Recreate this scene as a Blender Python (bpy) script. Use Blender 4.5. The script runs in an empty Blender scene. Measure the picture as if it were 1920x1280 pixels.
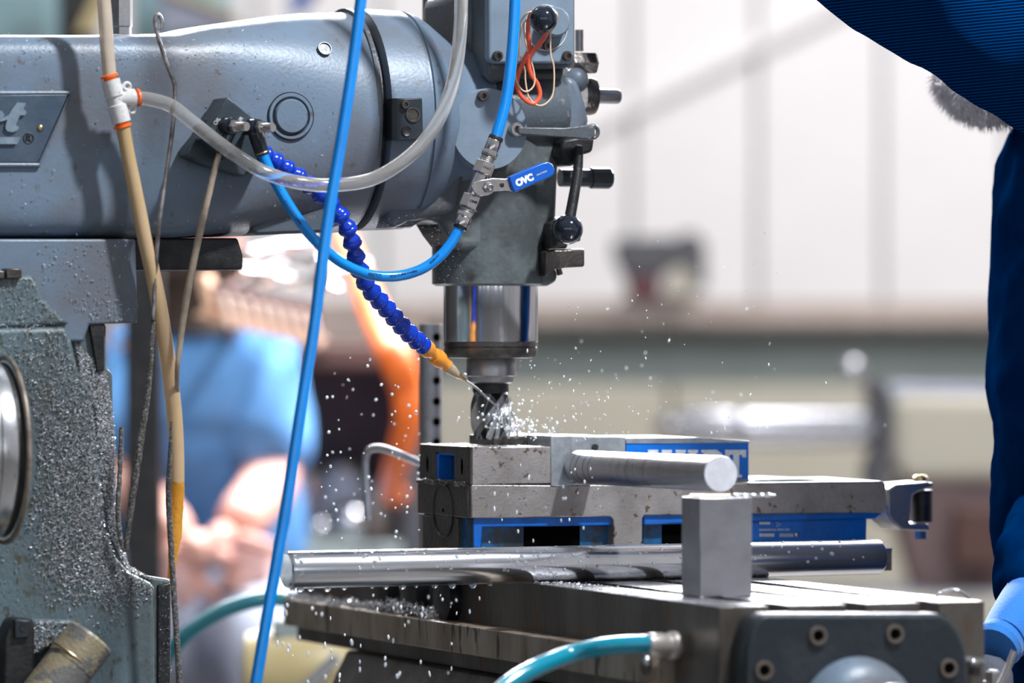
import bpy, bmesh, math, random
from mathutils import Vector, Matrix, noise
random.seed(7)
PI = math.pi
scene = bpy.context.scene
C = scene.collection

# ------------------------------------------------------------------ camera
A = math.radians(20.8)            # the machine stands turned by this angle to the line of sight
FPX = 10300.0                     # focal length in pixels of a 1920 px wide frame
TOP = 0.95                        # top of the machine table above the floor
CAMZ = TOP + 0.231
F = Vector((math.sin(A), math.cos(A), 0))
R = Vector((math.cos(A), -math.sin(A), 0))
U = Vector((0, 0, 1))
CAM = -5.0 * F + 0.0194 * R + CAMZ * U
HY = 600.0                        # image row of the horizon
cd = bpy.data.cameras.new('camera'); cam = bpy.data.objects.new('camera', cd); C.objects.link(cam)
cam.location = CAM; cam.rotation_euler = (PI / 2, 0, -A)
cd.sensor_width = 36; cd.lens = FPX / 1920 * 36; cd.shift_y = -(640 - HY) / 1920
cd.clip_start = 0.1; cd.clip_end = 100
cd.dof.use_dof = True; cd.dof.focus_distance = 4.86; cd.dof.aperture_fstop = 3.9; cd.dof.aperture_blades = 0
scene.camera = cam

# ------------------------------------------------------------------ world and light
w = bpy.data.worlds.new('sky'); scene.world = w; w.use_nodes = True
w.node_tree.nodes['Background'].inputs[0].default_value = (0.86, 0.92, 1.0, 1)
w.node_tree.nodes['Background'].inputs[1].default_value = 0.32
scene.view_settings.view_transform = 'Standard'; scene.view_settings.look = 'None'
scene.view_settings.gamma = 1.0; scene.view_settings.use_curve_mapping = False
scene.view_settings.exposure = 0.28
scene.cycles.max_bounces = 8; scene.cycles.transparent_max_bounces = 12
scene.cycles.sample_clamp_indirect = 6

def area(name, loc, target, size, power, col=(1, 1, 1), sy=None):
    d = bpy.data.lights.new(name, 'AREA'); o = bpy.data.objects.new(name, d); C.objects.link(o)
    d.energy = power; d.color = col; d.size = size
    if sy: d.shape = 'RECTANGLE'; d.size_y = sy
    o.location = loc; o.rotation_euler = (Vector(target) - Vector(loc)).to_track_quat('-Z', 'Y').to_euler()
    return o
L0 = Vector((0.0, 0, 1.2)) + Vector((0.30, -0.72, 1.0)).normalized() * 2.6
area('work_light', L0, (0, -.1, 1.15), 0.16, 96, (0.90, 0.95, 1.0))
area('hall_light', 3.2 * F + 1.5 * R + 4.0 * U, 5.9 * F + 0.8 * R + 1.4 * U, 2.4, 135, (1.0, 0.97, 0.96))
area('rack_fill_light', 1.0 * F - 1.0 * R + 3.2 * U, 2.3 * F - 0.6 * R + 1.1 * U, 0.6, 20, (1.0, 0.97, 0.94))  # added fill lamp, brightens the rack and bench fronts
area('strip_light', 2.6 * F + .3 * R + 2.35 * U, (0, 0, 1.0), 2.2, 300, (0.93, 0.96, 1.0), .35)

# ------------------------------------------------------------------ pixel -> place
def ray(px, py):
    return F + R * ((px - 960) / FPX) + U * ((HY - py) / FPX)
def P(px, py, Y=None, X=None, Z=None, D=None):
    d = ray(px, py)
    if D is not None: t = D
    elif Y is not None: t = (Y - CAM.y) / d.y
    elif X is not None: t = (X - CAM.x) / d.x
    else: t = (Z - CAM.z) / d.z
    return CAM + d * t
def PX(px, Y): return P(px, 600, Y=Y).x
def PZ(px, py, Y): return P(px, py, Y=Y).z
S = 0.4854e-3                      # metres per pixel at the spindle

# ------------------------------------------------------------------ materials
def _n(nt, t, x=0, y=0): n = nt.nodes.new(t); n.location = (x, y); return n
MATS = {}
def mat(name, col, rough=0.5, metal=0.0, col2=None, scale=30, mix=(0.4, 0.65), bump=0.0, bscale=None, spots=None, sscale=120,
        sth=(0.62, 0.68), trans=0.0, ior=1.45, coat=0.0, stretch=None, emit=None, estr=0, sheen=0, aniso=0, rvar=0, spec=.5):
    if name in MATS: return MATS[name]
    m = bpy.data.materials.new(name); m.use_nodes = True; nt = m.node_tree
    b = nt.nodes['Principled BSDF']; L = nt.links
    b.inputs['Roughness'].default_value = rough; b.inputs['Metallic'].default_value = metal
    b.inputs['Base Color'].default_value = (*col, 1)
    b.inputs['IOR'].default_value = ior
    b.inputs['Transmission Weight'].default_value = trans
    b.inputs['Coat Weight'].default_value = coat
    b.inputs['Sheen Weight'].default_value = sheen
    b.inputs['Specular IOR Level'].default_value = spec
    b.inputs['Anisotropic'].default_value = aniso
    tc = _n(nt, 'ShaderNodeTexCoord'); src = tc.outputs['Object']
    if stretch:
        mp = _n(nt, 'ShaderNodeMapping'); L.new(src, mp.inputs[0]); mp.inputs['Scale'].default_value = stretch; src = mp.outputs[0]
    cur = None
    if col2:
        nz = _n(nt, 'ShaderNodeTexNoise'); nz.inputs['Scale'].default_value = scale; nz.inputs['Detail'].default_value = 6
        nz.inputs['Roughness'].default_value = 0.6; L.new(src, nz.inputs['Vector'])
        mr = _n(nt, 'ShaderNodeMapRange'); L.new(nz.outputs['Fac'], mr.inputs[0])
        mr.inputs[1].default_value = mix[0]; mr.inputs[2].default_value = mix[1]
        mx = _n(nt, 'ShaderNodeMix'); mx.data_type = 'RGBA'; L.new(mr.outputs[0], mx.inputs[0])
        mx.inputs[6].default_value = (*col, 1); mx.inputs[7].default_value = (*col2, 1); cur = mx.outputs[2]
        if rvar:
            ma = _n(nt, 'ShaderNodeMath'); ma.operation = 'MULTIPLY_ADD'; L.new(mr.outputs[0], ma.inputs[0])
            ma.inputs[1].default_value = rvar; ma.inputs[2].default_value = rough; L.new(ma.outputs[0], b.inputs['Roughness'])
    if spots:
        nz = _n(nt, 'ShaderNodeTexNoise'); nz.inputs['Scale'].default_value = sscale; nz.inputs['Detail'].default_value = 3
        L.new(src, nz.inputs['Vector'])
        mr = _n(nt, 'ShaderNodeMapRange'); L.new(nz.outputs['Fac'], mr.inputs[0])
        mr.inputs[1].default_value = sth[0]; mr.inputs[2].default_value = sth[1]
        mx = _n(nt, 'ShaderNodeMix'); mx.data_type = 'RGBA'; L.new(mr.outputs[0], mx.inputs[0])
        if cur: L.new(cur, mx.inputs[6])
        else: mx.inputs[6].default_value = (*col, 1)
        mx.inputs[7].default_value = (*spots, 1); cur = mx.outputs[2]
    if cur: L.new(cur, b.inputs['Base Color'])
    if bump:
        nz = _n(nt, 'ShaderNodeTexNoise'); nz.inputs['Scale'].default_value = bscale or scale * 4; nz.inputs['Detail'].default_value = 4
        L.new(src, nz.inputs['Vector'])
        bp = _n(nt, 'ShaderNodeBump'); bp.inputs['Strength'].default_value = bump; bp.inputs['Distance'].default_value = 0.002
        L.new(nz.outputs['Fac'], bp.inputs['Height']); L.new(bp.outputs[0], b.inputs['Normal'])
    if emit:
        b.inputs['Emission Color'].default_value = (*emit, 1); b.inputs['Emission Strength'].default_value = estr
    MATS[name] = m; return m

M = {}
M['paint'] = mat('machine_paint', (0.128, 0.175, 0.235), 0.40, 0, (0.118, 0.128, 0.150), 9, (0.42, 0.60), 0.14, 300, (0.10, 0.095, 0.09), 70, (0.66, 0.74))
M['paint_side'] = mat('cover_paint', (0.175, 0.225, 0.285), 0.4, 0, (0.15, 0.195, 0.24), 40, (0.4, 0.65), 0.12, 500, (0.2, 0.18, 0.16), 160, (0.7, 0.74))
M['paint_dark'] = mat('shaded_grimy_head_paint', (0.080, 0.097, 0.118), 0.36, 0, (0.075, 0.080, 0.085), 16, (0.42, 0.6), 0.25, 260, (0.19, 0.18, 0.17), 90, (0.64, 0.72))  # the head's shade is put into this dark tone; mottling is grime
M['paint_low'] = mat('shaded_grimy_low_paint', (0.055, 0.064, 0.066), 0.36, 0, (0.125, 0.145, 0.145), 13, (0.50, 0.66), 0.22, 240, (0.05, 0.045, 0.04), 40, (0.55, 0.7))  # shadow on the lower head is put into this tone; mottling is grime
M['column'] = mat('column_paint', (0.10, 0.145, 0.165), 0.45, 0, (0.075, 0.095, 0.10), 12, (0.4, 0.62), 0.5, 300, (0.055, 0.055, 0.04), 120, (0.58, 0.66), stretch=(1, 1, .55))
M['black'] = mat('black_steel', (0.012, 0.012, 0.014), 0.45, 0.2, (0.03, 0.028, 0.028), 60, bump=.3)
M['void'] = mat('deep_hole_black', (0.002, 0.002, 0.002), 0.9, 0, spec=0)
M['plastic_black'] = mat('black_ball_plastic', (0.010, 0.014, 0.022), 0.12, 0, coat=.4)
M['block'] = mat('mist_block_grey', (0.035, 0.05, 0.06), 0.35, 0.3, (0.06, 0.075, 0.085), 40, bump=.15)
M['chrome'] = mat('polished_quill_steel', (0.62, 0.62, 0.64), 0.14, 1.0, (0.42, 0.42, 0.44), 5, (0.4, 0.7), stretch=(14, 14, .2), aniso=.3)  # reflected streaks are put into the base colour as vertical bands
M['steel'] = mat('machined_steel', (0.42, 0.41, 0.42), 0.32, 0.88, (0.30, 0.28, 0.27), 40, bump=.12, bscale=400, rvar=.15)
M['steel_dark'] = mat('oiled_dark_steel', (0.14, 0.125, 0.115), 0.34, 0.85, (0.07, 0.06, 0.055), 30, bump=.3, bscale=300)
M['nickel'] = mat('nickel_fitting', (0.60, 0.57, 0.56), 0.2, 1.0, (0.48, 0.45, 0.44), 80)
M['rod'] = mat('polished_round_stock', (0.72, 0.72, 0.76), 0.15, 0.96, (0.58, 0.57, 0.58), 8, (0.35, 0.7), stretch=(.6, 20, 20), rvar=.08)
M['bar'] = mat('turned_bar_stock', (0.48, 0.47, 0.49), 0.26, 1.0, (0.36, 0.34, 0.35), 12, (0.35, 0.7), stretch=(1, 10, 1), bump=.15, bscale=300)
M['barend'] = mat('lit_faced_bar_end', (0.72, 0.72, 0.76), 0.45, 0.3, (0.62, 0.62, 0.66), 120)  # light falling on the end face is put into this whiter colour
M['cast'] = mat('ground_vise_iron', (0.33, 0.30, 0.29), 0.42, 0.45, (0.24, 0.215, 0.205), 26, (0.4, 0.62), 0.25, 400, (0.12, 0.08, 0.06), 120, (0.64, 0.7))
M['cast_dark'] = mat('shaded_vise_end_iron', (0.085, 0.075, 0.066), 0.36, 0.5, (0.05, 0.042, 0.036), 30, bump=.4, bscale=260)  # shade of the vise's left end is put into this dark iron
M['jaw'] = mat('hardened_jaw_plate', (0.50, 0.52, 0.55), 0.3, 0.7, (0.36, 0.39, 0.42), 60, (0.4, 0.6), .2, 300)
M['viseblue'] = mat('vise_blue_enamel', (0.0, 0.12, 0.52), 0.3, 0, (0.0, 0.08, 0.34), 24, (0.45, 0.65), .2, 200)
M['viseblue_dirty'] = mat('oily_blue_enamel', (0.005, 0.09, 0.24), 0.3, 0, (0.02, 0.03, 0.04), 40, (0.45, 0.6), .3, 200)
M['signblue'] = mat('sign_blue', (0.0, 0.17, 0.68), 0.35, 0, (0.0, 0.14, 0.58), 50)
M['white'] = mat('raised_white_letter', (0.80, 0.80, 0.82), 0.4, 0, (0.65, 0.65, 0.66), 200)
M['table'] = mat('ground_table_top', (0.50, 0.50, 0.53), 0.22, 1.0, (0.40, 0.39, 0.40), 40, (0.4, 0.65), .12, 300, rvar=.12)
M['table_side'] = mat('oily_table_side', (0.155, 0.14, 0.125), 0.38, 0.6, (0.085, 0.07, 0.06), 14, (0.38, 0.62), .35, 200, (0.13, 0.075, 0.04), 30, (0.6, 0.7), stretch=(1, 1, .35))
M['lip'] = mat('stained_lip_iron', (0.34, 0.285, 0.235), 0.38, 0.4, (0.19, 0.135, 0.09), 22, (0.38, 0.62), .35, 200, (0.05, 0.04, 0.03), 60, (0.58, 0.64), stretch=(1, 1, .3))
M['bracket'] = mat('dark_bracket_paint', (0.014, 0.020, 0.026), 0.42, 0, (0.03, 0.037, 0.044), 18, (0.5, 0.7), .25, 160)
M['hose'] = mat('clear_hose', (0.92, 0.88, 0.84), 0.11, 0, trans=.85, ior=1.22, coat=.3, col2=(0.86, 0.82, 0.78), scale=40)
M['hose_y'] = mat('yellowed_hose', (0.60, 0.42, 0.25), 0.28, 0, (0.52, 0.35, 0.16), 12, trans=.25, ior=1.3, bump=.1)
M['hose_o'] = mat('amber_hose_end', (0.85, 0.42, 0.05), 0.25, 0, (0.62, 0.28, 0.03), 60, trans=.35, ior=1.3, bump=.5, bscale=250)
M['tube_b'] = mat('stained_thin_tube', (0.42, 0.33, 0.25), 0.35, 0, (0.26, 0.20, 0.15), 40, (0.4, 0.6), .3, 300)
M['wire'] = mat('dull_wire', (0.38, 0.36, 0.37), 0.4, 0.8, (0.10, 0.09, 0.085), 60, bump=.3)
M['crust'] = mat('chip_crusted_wire', (0.09, 0.08, 0.07), 0.6, 0.3, (0.25, 0.24, 0.24), 400, (0.5, 0.6), 1, 500)
M['hoseblue'] = mat('blue_air_hose', (0.0, 0.24, 0.72), 0.2, 0, coat=.3, col2=(0.0, 0.20, 0.62), scale=20)
M['locblue'] = mat('blue_link_plastic', (0.0, 0.035, 0.42), 0.22, 0, coat=.2)
M['locorange'] = mat('orange_link_plastic', (0.85, 0.30, 0.03), 0.3, 0)
M['loccream'] = mat('aged_nozzle_plastic', (0.52, 0.38, 0.24), 0.35, 0, (0.36, 0.28, 0.2), 100)
M['orange'] = mat('orange_collar', (0.90, 0.14, 0.01), 0.35)
M['tee'] = mat('pale_grey_fitting', (0.60, 0.58, 0.57), 0.4, 0, (0.52, 0.5, 0.48), 200, spots=(.3, .25, .2), sscale=400)
M['hosegreen'] = mat('teal_hose', (0.0, 0.22, 0.32), 0.2, 0, coat=.5)
M['bandred'] = mat('red_rubber_band', (0.80, 0.11, 0.05), 0.45)
M['bandtan'] = mat('tan_rubber_band', (0.72, 0.50, 0.33), 0.45)
M['jacket'] = mat('ribbed_navy_sleeve', (0.0, 0.03, 0.11), 0.7, 0, spec=0)
M['jacket_plain'] = mat('navy_knit', (0.0, 0.020, 0.085), 0.8, 0, (0.0, 0.010, 0.05), 12, bump=.3, bscale=600, spec=0)
M['cuffblue'] = mat('blue_inner_cuff', (0.01, 0.16, 0.52), 0.8, 0, sheen=.3, bump=.4, bscale=500)
M['glove'] = mat('grey_work_glove', (0.075, 0.08, 0.105), 0.8, 0, bump=.4, bscale=400)
M['skin'] = mat('skin', (0.62, 0.33, 0.26), 0.5, 0, (0.66, 0.36, 0.30), 20)
M['beard'] = mat('grey_beard', (0.75, 0.72, 0.74), 0.8, 0, (0.50, 0.46, 0.47), 200, bump=.8, bscale=300)
M['hair'] = mat('brown_hair', (0.035, 0.022, 0.016), 0.7, 0, bump=.6, bscale=200)
M['denim'] = mat('dark_trousers', (0.02, 0.025, 0.045), 0.85)
M['shirt'] = mat('sky_blue_shirt', (0.10, 0.27, 0.56), 0.85, 0, (0.07, 0.22, 0.48), 8, bump=.3, bscale=40)
M['greypants'] = mat('pale_grey_trousers', (0.36, 0.38, 0.46), 0.85, 0, (0.28, 0.30, 0.38), 8)
M['water'] = mat('coolant_water', (0.95, 0.97, 1.0), 0.03, 0, trans=.9, ior=1.33)
M['spray'] = mat('spray_droplet_water', (0.95, 0.97, 1.0), 0.05, 0, trans=.35, ior=1.33)
M['chip'] = mat('bright_chip', (0.92, 0.92, 0.98), 0.28, 0.7, (0.5, 0.48, 0.44), 300)
M['chip2'] = mat('dull_chip', (0.42, 0.44, 0.44), 0.5, 0.6, (0.22, 0.21, 0.19), 200)
M['brass'] = mat('brass_rivet', (0.62, 0.45, 0.25), 0.3, 1.0)
M['emblem'] = mat('nameplate_blue_grey', (0.045, 0.070, 0.105), 0.4, 0.2, (0.07, 0.095, 0.13), 40, bump=.2)
M['emblem_hi'] = mat('worn_raised_letter', (0.22, 0.28, 0.34), 0.4, 0.3, (0.14, 0.19, 0.25), 90)
# background
M['wallwhite'] = mat('white_wall_panel', (0.86, 0.83, 0.83), 0.55, 0, (0.83, 0.80, 0.80), 3)
M['wallgrey'] = mat('hall_wall_grey', (0.42, 0.44, 0.46), 0.7, 0, (0.36, 0.38, 0.40), 2)
M['walldark'] = mat('hall_wall_umber', (0.07, 0.062, 0.06), 0.7, 0, (0.05, 0.045, 0.045), 2)
M['wallfront'] = mat('hall_wall_dark', (0.38, 0.39, 0.42), 0.7, 0, (0.30, 0.30, 0.33), 2)
M['concrete'] = mat('concrete_floor', (0.20, 0.19, 0.18), 0.5, 0, (0.14, 0.13, 0.125), 4, bump=.2, bscale=60)
M['tanrail'] = mat('tan_board', (0.46, 0.38, 0.34), 0.6, 0, (0.40, 0.32, 0.28), 8)
M['greygreen'] = mat('grey_green_enamel', (0.30, 0.34, 0.33), 0.5, 0, (0.26, 0.30, 0.29), 5)
M['cream'] = mat('cream_enamel', (0.46, 0.43, 0.35), 0.45, 0, (0.44, 0.41, 0.34), 5)
M['maroon'] = mat('maroon_enamel', (0.14, 0.05, 0.06), 0.5)
M['darkgrey'] = mat('dark_grey_enamel', (0.075, 0.075, 0.085), 0.5)
M['brown'] = mat('oiled_brown_wood', (0.10, 0.045, 0.035), 0.55, 0, (0.06, 0.03, 0.025), 12, stretch=(1, 8, 8))
M['wood'] = mat('pine_rack_wood', (0.62, 0.40, 0.27), 0.6, 0, (0.50, 0.30, 0.19), 14, stretch=(1, 6, 6))
M['slat'] = mat('lit_slat_wood', (0.86, 0.66, 0.55), 0.6)  # light on the slats is put into this paler wood colour
M['umber'] = mat('umber_panel', (.16, .10, .10), .6, 0, (.10, .07, .075), 5)
M['bgorange'] = mat('bright_orange_hose', (0.85, 0.16, 0.02), 0.5)
M['teal'] = mat('pale_teal_enamel', (0.20, 0.31, 0.34), 0.4)
M['bgsteel'] = mat('shiny_tool_steel', (0.62, 0.62, 0.66), 0.2, 1.0)
M['yellowcream'] = mat('yellow_cream_enamel', (0.50, 0.40, 0.20), 0.4, 0, (0.42, 0.33, 0.17), 8)
M['bgblue'] = mat('royal_blue_enamel', (0.01, 0.07, 0.32), 0.4)

# corduroy like ribs on the jacket
def rib(m, sc, axis, strength=.6):
    nt = m.node_tree; b = nt.nodes['Principled BSDF']; tc = _n(nt, 'ShaderNodeTexCoord'); wv = _n(nt, 'ShaderNodeTexWave')
    mp = _n(nt, 'ShaderNodeMapping'); mp.inputs['Rotation'].default_value = axis
    nt.links.new(tc.outputs['Object'], mp.inputs[0]); nt.links.new(mp.outputs[0], wv.inputs['Vector'])
    wv.bands_direction = 'Z'; wv.inputs['Scale'].default_value = sc; wv.inputs['Distortion'].default_value = 0.6; wv.inputs['Detail'].default_value = 2
    wv.inputs['Detail Scale'].default_value = .3
    mr = _n(nt, 'ShaderNodeMix'); mr.data_type = 'RGBA'; nt.links.new(wv.outputs['Fac'], mr.inputs[0])
    mr.inputs[6].default_value = (0.0, 0.006, 0.030, 1); mr.inputs[7].default_value = (0.0, 0.048, 0.19, 1)
    nt.links.new(mr.outputs[2], b.inputs['Base Color'])
    bp = _n(nt, 'ShaderNodeBump'); bp.inputs['Strength'].default_value = strength; bp.inputs['Distance'].default_value = 0.002
    nt.links.new(wv.outputs['Fac'], bp.inputs['Height']); nt.links.new(bp.outputs[0], b.inputs['Normal'])
rib(M['jacket'], 115, (0, 0.10, 0))

# ------------------------------------------------------------------ helpers
def tag(o, label=None, cat=None, group=None, kind=None):
    if label: o['label'] = label
    if cat: o['category'] = cat
    if group: o['group'] = group
    if kind: o['kind'] = kind
    return o
def thing(name, label, cat, loc=(0, 0, 0), group=None):
    o = bpy.data.objects.new(name, None); C.objects.link(o); o.location = loc; o.empty_display_size = .05
    o['_loc'] = list(loc); return tag(o, label, cat, group)
def orig(p):
    while p.parent: p = p.parent
    return Vector(p['_loc']) if '_loc' in p.keys() else Vector((0, 0, 0))
def mk(name, bm, m, parent=None, smooth=True, label=None, angle=35, bevel=0, bseg=2):
    bmesh.ops.remove_doubles(bm, verts=bm.verts, dist=1e-6)
    bmesh.ops.recalc_face_normals(bm, faces=bm.faces)
    me = bpy.data.meshes.new(name)
    if parent is not None:
        off = orig(parent)
        if off.length: bmesh.ops.translate(bm, verts=bm.verts, vec=-off)
    bm.to_mesh(me); bm.free(); me.materials.append(M[m] if isinstance(m, str) else m)
    o = bpy.data.objects.new(name, me); C.objects.link(o)
    if smooth:
        for p in me.polygons: p.use_smooth = True
        me.set_sharp_from_angle(angle=math.radians(angle))
    if parent is not None: o.parent = parent
    if label: o['label'] = label
    if bevel:
        b = o.modifiers.new('bevel', 'BEVEL'); b.width = bevel; b.segments = bseg; b.limit_method = 'ANGLE'; b.angle_limit = math.radians(40)
        b.harden_normals = False
    return o
def B(): return bmesh.new()
def frame_of(d):
    d = Vector(d).normalized(); up = Vector((0, 0, 1)) if abs(d.z) < .9 else Vector((0, 1, 0))
    x = up.cross(d).normalized(); y = d.cross(x); return x, y, d
def box(bm, lo, hi, rot=None, about=None):
    lo = Vector(lo); hi = Vector(hi)
    vs = [bm.verts.new((x, y, z)) for x in (lo.x, hi.x) for y in (lo.y, hi.y) for z in (lo.z, hi.z)]
    for f in ((0, 1, 3, 2), (4, 6, 7, 5), (0, 4, 5, 1), (2, 3, 7, 6), (0, 2, 6, 4), (1, 5, 7, 3)): bm.faces.new([vs[i] for i in f])
    if rot is not None:
        c = Vector(about) if about is not None else (lo + hi) / 2
        bmesh.ops.rotate(bm, verts=vs, cent=c, matrix=rot)
    return bm
def prism(bm, pts, d):            # pts: 3-D outline, extruded by the vector d
    a = [bm.verts.new(p) for p in pts]; b = [bm.verts.new(Vector(p) + Vector(d)) for p in pts]
    bm.faces.new(a); bm.faces.new(b[::-1]); n = len(pts)
    for i in range(n): bm.faces.new((a[i], b[i], b[(i + 1) % n], a[(i + 1) % n]))
    return bm
def pr(bm, px, Y0, Y1):            # outline in a plane Y = Y0, extruded to Y1
    return prism(bm, [P(x, y, Y=Y0) for x, y in px], (0, Y1 - Y0, 0))
def rrect(x0, y0, x1, y1, r, n=5):
    o = []
    for cx, cy, a0 in ((x1 - r, y0 + r, -90), (x1 - r, y1 - r, 0), (x0 + r, y1 - r, 90), (x0 + r, y0 + r, 180)):
        for k in range(n + 1):
            t = math.radians(a0 + 90 * k / n); o.append((cx + r * math.cos(t), cy + r * math.sin(t)))
    return o
def lathe(bm, prof, o, d, seg=32, flat=None):   # prof: (distance along, radius)
    x, y, z = frame_of(d); o = Vector(o); rings = []
    for (h, r) in prof:
        if r < 1e-7: rings.append([bm.verts.new(o + z * h)])
        else: rings.append([bm.verts.new(o + z * h + (x * math.cos(2 * PI * k / seg) + y * math.sin(2 * PI * k / seg)) * r) for k in range(seg)])
    for a, b in zip(rings, rings[1:]):
        for k in range(seg):
            k2 = (k + 1) % seg
            if len(a) == 1 and len(b) == 1: continue
            if len(a) == 1: bm.faces.new((a[0], b[k], b[k2]))
            elif len(b) == 1: bm.faces.new((a[k], a[k2], b[0]))
            else: bm.faces.new((a[k], a[k2], b[k2], b[k]))
    for rg, fl in ((rings[0], True), (rings[-1], False)):
        if len(rg) > 1: bm.faces.new(rg if fl else rg[::-1])
    return bm
def cyl(bm, a, b, r, r2=None, seg=24):
    a = Vector(a); b = Vector(b); return lathe(bm, [(0, r), ((b - a).length, r if r2 is None else r2)], a, b - a, seg)
def catmull(pts, n=8):
    pts = [Vector(p) for p in pts]; out = []
    q = [pts[0] * 2 - pts[1]] + pts + [pts[-1] * 2 - pts[-2]]
    for i in range(1, len(q) - 2):
        for k in range(n):
            t = k / n; a, b, c, d = q[i - 1:i + 3]
            out.append(.5 * ((2 * b) + (c - a) * t + (2 * a - 5 * b + 4 * c - d) * t * t + (3 * b - 3 * c + d - a) * t ** 3))
    out.append(pts[-1]); return out
def tube(bm, pts, r, seg=14, n=8, rough=0, smooth=True, flat=1.0):
    if smooth:
        rs = r if isinstance(r, (list, tuple)) else None
        p = catmull(pts, n)
        rad = [rs[min(int(i / n), len(rs) - 2)] * (1 - (i % n) / n) + rs[min(int(i / n) + 1, len(rs) - 1)] * ((i % n) / n) for i in range(len(p) - 1)] + [rs[-1]] if rs else [r] * len(p)
    else: p = [Vector(x) for x in pts]; rad = list(r) if isinstance(r, (list, tuple)) else [r] * len(p)
    rings = []; t0 = (p[1] - p[0]).normalized(); x, y, _ = frame_of(t0)
    for i, q in enumerate(p):
        t = (p[min(i + 1, len(p) - 1)] - p[max(i - 1, 0)]).normalized()
        ax = t0.cross(t)
        if ax.length > 1e-8:
            m = Matrix.Rotation(t0.angle(t), 3, ax.normalized()); x = m @ x; y = m @ y
        t0 = t; rr = rad[i]
        rings.append([bm.verts.new(q + (x * math.cos(2 * PI * k / seg) + y * math.sin(2 * PI * k / seg) * flat) * rr * (1 + (random.uniform(-rough, rough) if rough else 0))) for k in range(seg)])
    for a, b in zip(rings, rings[1:]):
        for k in range(seg): bm.faces.new((a[k], a[(k + 1) % seg], b[(k + 1) % seg], b[k]))
    bm.faces.new(rings[0][::-1]); bm.faces.new(rings[-1]); return bm
def loft(bm, rings):
    rs = [[bm.verts.new(p) for p in r] for r in rings]
    for a, b in zip(rs, rs[1:]):
        n = len(a)
        for k in range(n): bm.faces.new((a[k], a[(k + 1) % n], b[(k + 1) % n], b[k]))
    bm.faces.new(rs[0][::-1]); bm.faces.new(rs[-1]); return bm
def ball(bm, c, r, u=20, v=12, sc=(1, 1, 1)):
    bmesh.ops.create_uvsphere(bm, u_segments=u, v_segments=v, radius=r, matrix=Matrix.Translation(Vector(c)) @ Matrix.Diagonal((*sc, 1))); return bm
def torus(bm, c, d, Rr, r, seg=32, s2=8):
    x, y, z = frame_of(d); c = Vector(c); rg = []
    for k in range(seg):
        t = 2 * PI * k / seg; e = x * math.cos(t) + y * math.sin(t)
        rg.append([bm.verts.new(c + e * (Rr + r * math.cos(2 * PI * j / s2)) + z * r * math.sin(2 * PI * j / s2)) for j in range(s2)])
    for k in range(seg):
        a, b = rg[k], rg[(k + 1) % seg]
        for j in range(s2): bm.faces.new((a[j], a[(j + 1) % s2], b[(j + 1) % s2], b[j]))
    return bm
def T(px_list, D=None): return [P(*q[:2], Y=q[2]) for q in px_list] if D is None else [P(x, y, D=D) for x, y in px_list]
def text(name, s, size, loc, m, parent, phi=0, extrude=.0004, bold=0, align='CENTER', shear=0, label=None):
    cu = bpy.data.curves.new(name, 'FONT'); cu.body = s; cu.size = size; cu.extrude = extrude; cu.align_x = align; cu.align_y = 'CENTER'
    cu.offset = bold; cu.shear = shear; cu.resolution_u = 4
    o = bpy.data.objects.new(name, cu); C.objects.link(o); cu.materials.append(M[m])
    off = orig(parent) if parent is not None else Vector((0, 0, 0))
    o.matrix_world = Matrix.Translation(Vector(loc) - off) @ Matrix.Rotation(-phi, 4, 'Y') @ Matrix.Rotation(PI / 2, 4, 'X')
    mw = o.matrix_world.copy(); me = bpy.data.meshes.new_from_object(o); bpy.data.objects.remove(o); me.name = name
    o = bpy.data.objects.new(name, me); C.objects.link(o); me.materials.clear(); me.materials.append(M[m]); o.matrix_world = mw
    if parent is not None: o.parent = parent
    if label: o['label'] = label
    return o
NY = Vector((0, -1, 0))
def screw_y(parent, px, py, Y, rpx, h=.004, m='steel_dark', name='screw'):     # socket head screw facing -Y
    r = rpx * S; c = P(px, py, Y=Y)
    o = mk(name, lathe(B(), [(-.002, r), (h * .8, r), (h, r * .85), (h, r * .52), (h * .3, r * .5), (h * .3, 0)], c, NY, 20), m, parent, angle=30)
    return o

# ==================================================================== room
def bgbox(bm, px0, py0, px1, py1, D, depth):      # box whose front face covers the given pixels at distance D
    a = P(px0, py1, D=D); c = P(px1, py0, D=D)
    wv = (c - a); wx = wv.dot(R)
    p = [a, a + R * wx, a + R * wx + U * (c.z - a.z), a + U * (c.z - a.z)]
    return prism(bm, p, F * depth)
def rp(x, d, z): return Vector((CAM.x, CAM.y, 0)) + R * x + F * d + U * z    # room coordinates: right, forward, up
def rbox(bm, x0, x1, d0, d1, z0, z1):
    return prism(bm, [rp(x0, d0, z0), rp(x1, d0, z0), rp(x1, d0, z1), rp(x0, d0, z1)], F * (d1 - d0))
WD = 11.5
tag(mk('floor', rbox(B(), -5.0, 5.0, -3.0, WD + .3, -.12, 0), 'concrete', smooth=False), kind='structure')
M['pane'] = mat('added_glow_pane', (.8, .85, .9), .3, emit=(.86, .93, 1.0), estr=2.6)
for k, (x0, x1) in enumerate(((-4.2, -3.3), (-2.5, -2.0), (-1.2, -.45), (.25, .6), (1.3, 2.3), (3.2, 4.2))):  # glowing panels added behind the camera for chrome reflections and frontal fill
    fp_ = tag(mk('window_%d' % (k + 1), rbox(B(), x0, x1, -3.02, -2.97, 1.0, 3.1), 'wallwhite', smooth=False), kind='structure')
    for j in range(2):
        xm = (x0 + x1) / 2; a_, b_ = (x0 + .04, xm - .02) if j == 0 else (xm + .02, x1 - .04)
        mk('window_pane', rbox(B(), a_, b_, -2.97, -2.965, 1.05, 3.05), 'pane', fp_, smooth=False)
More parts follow.
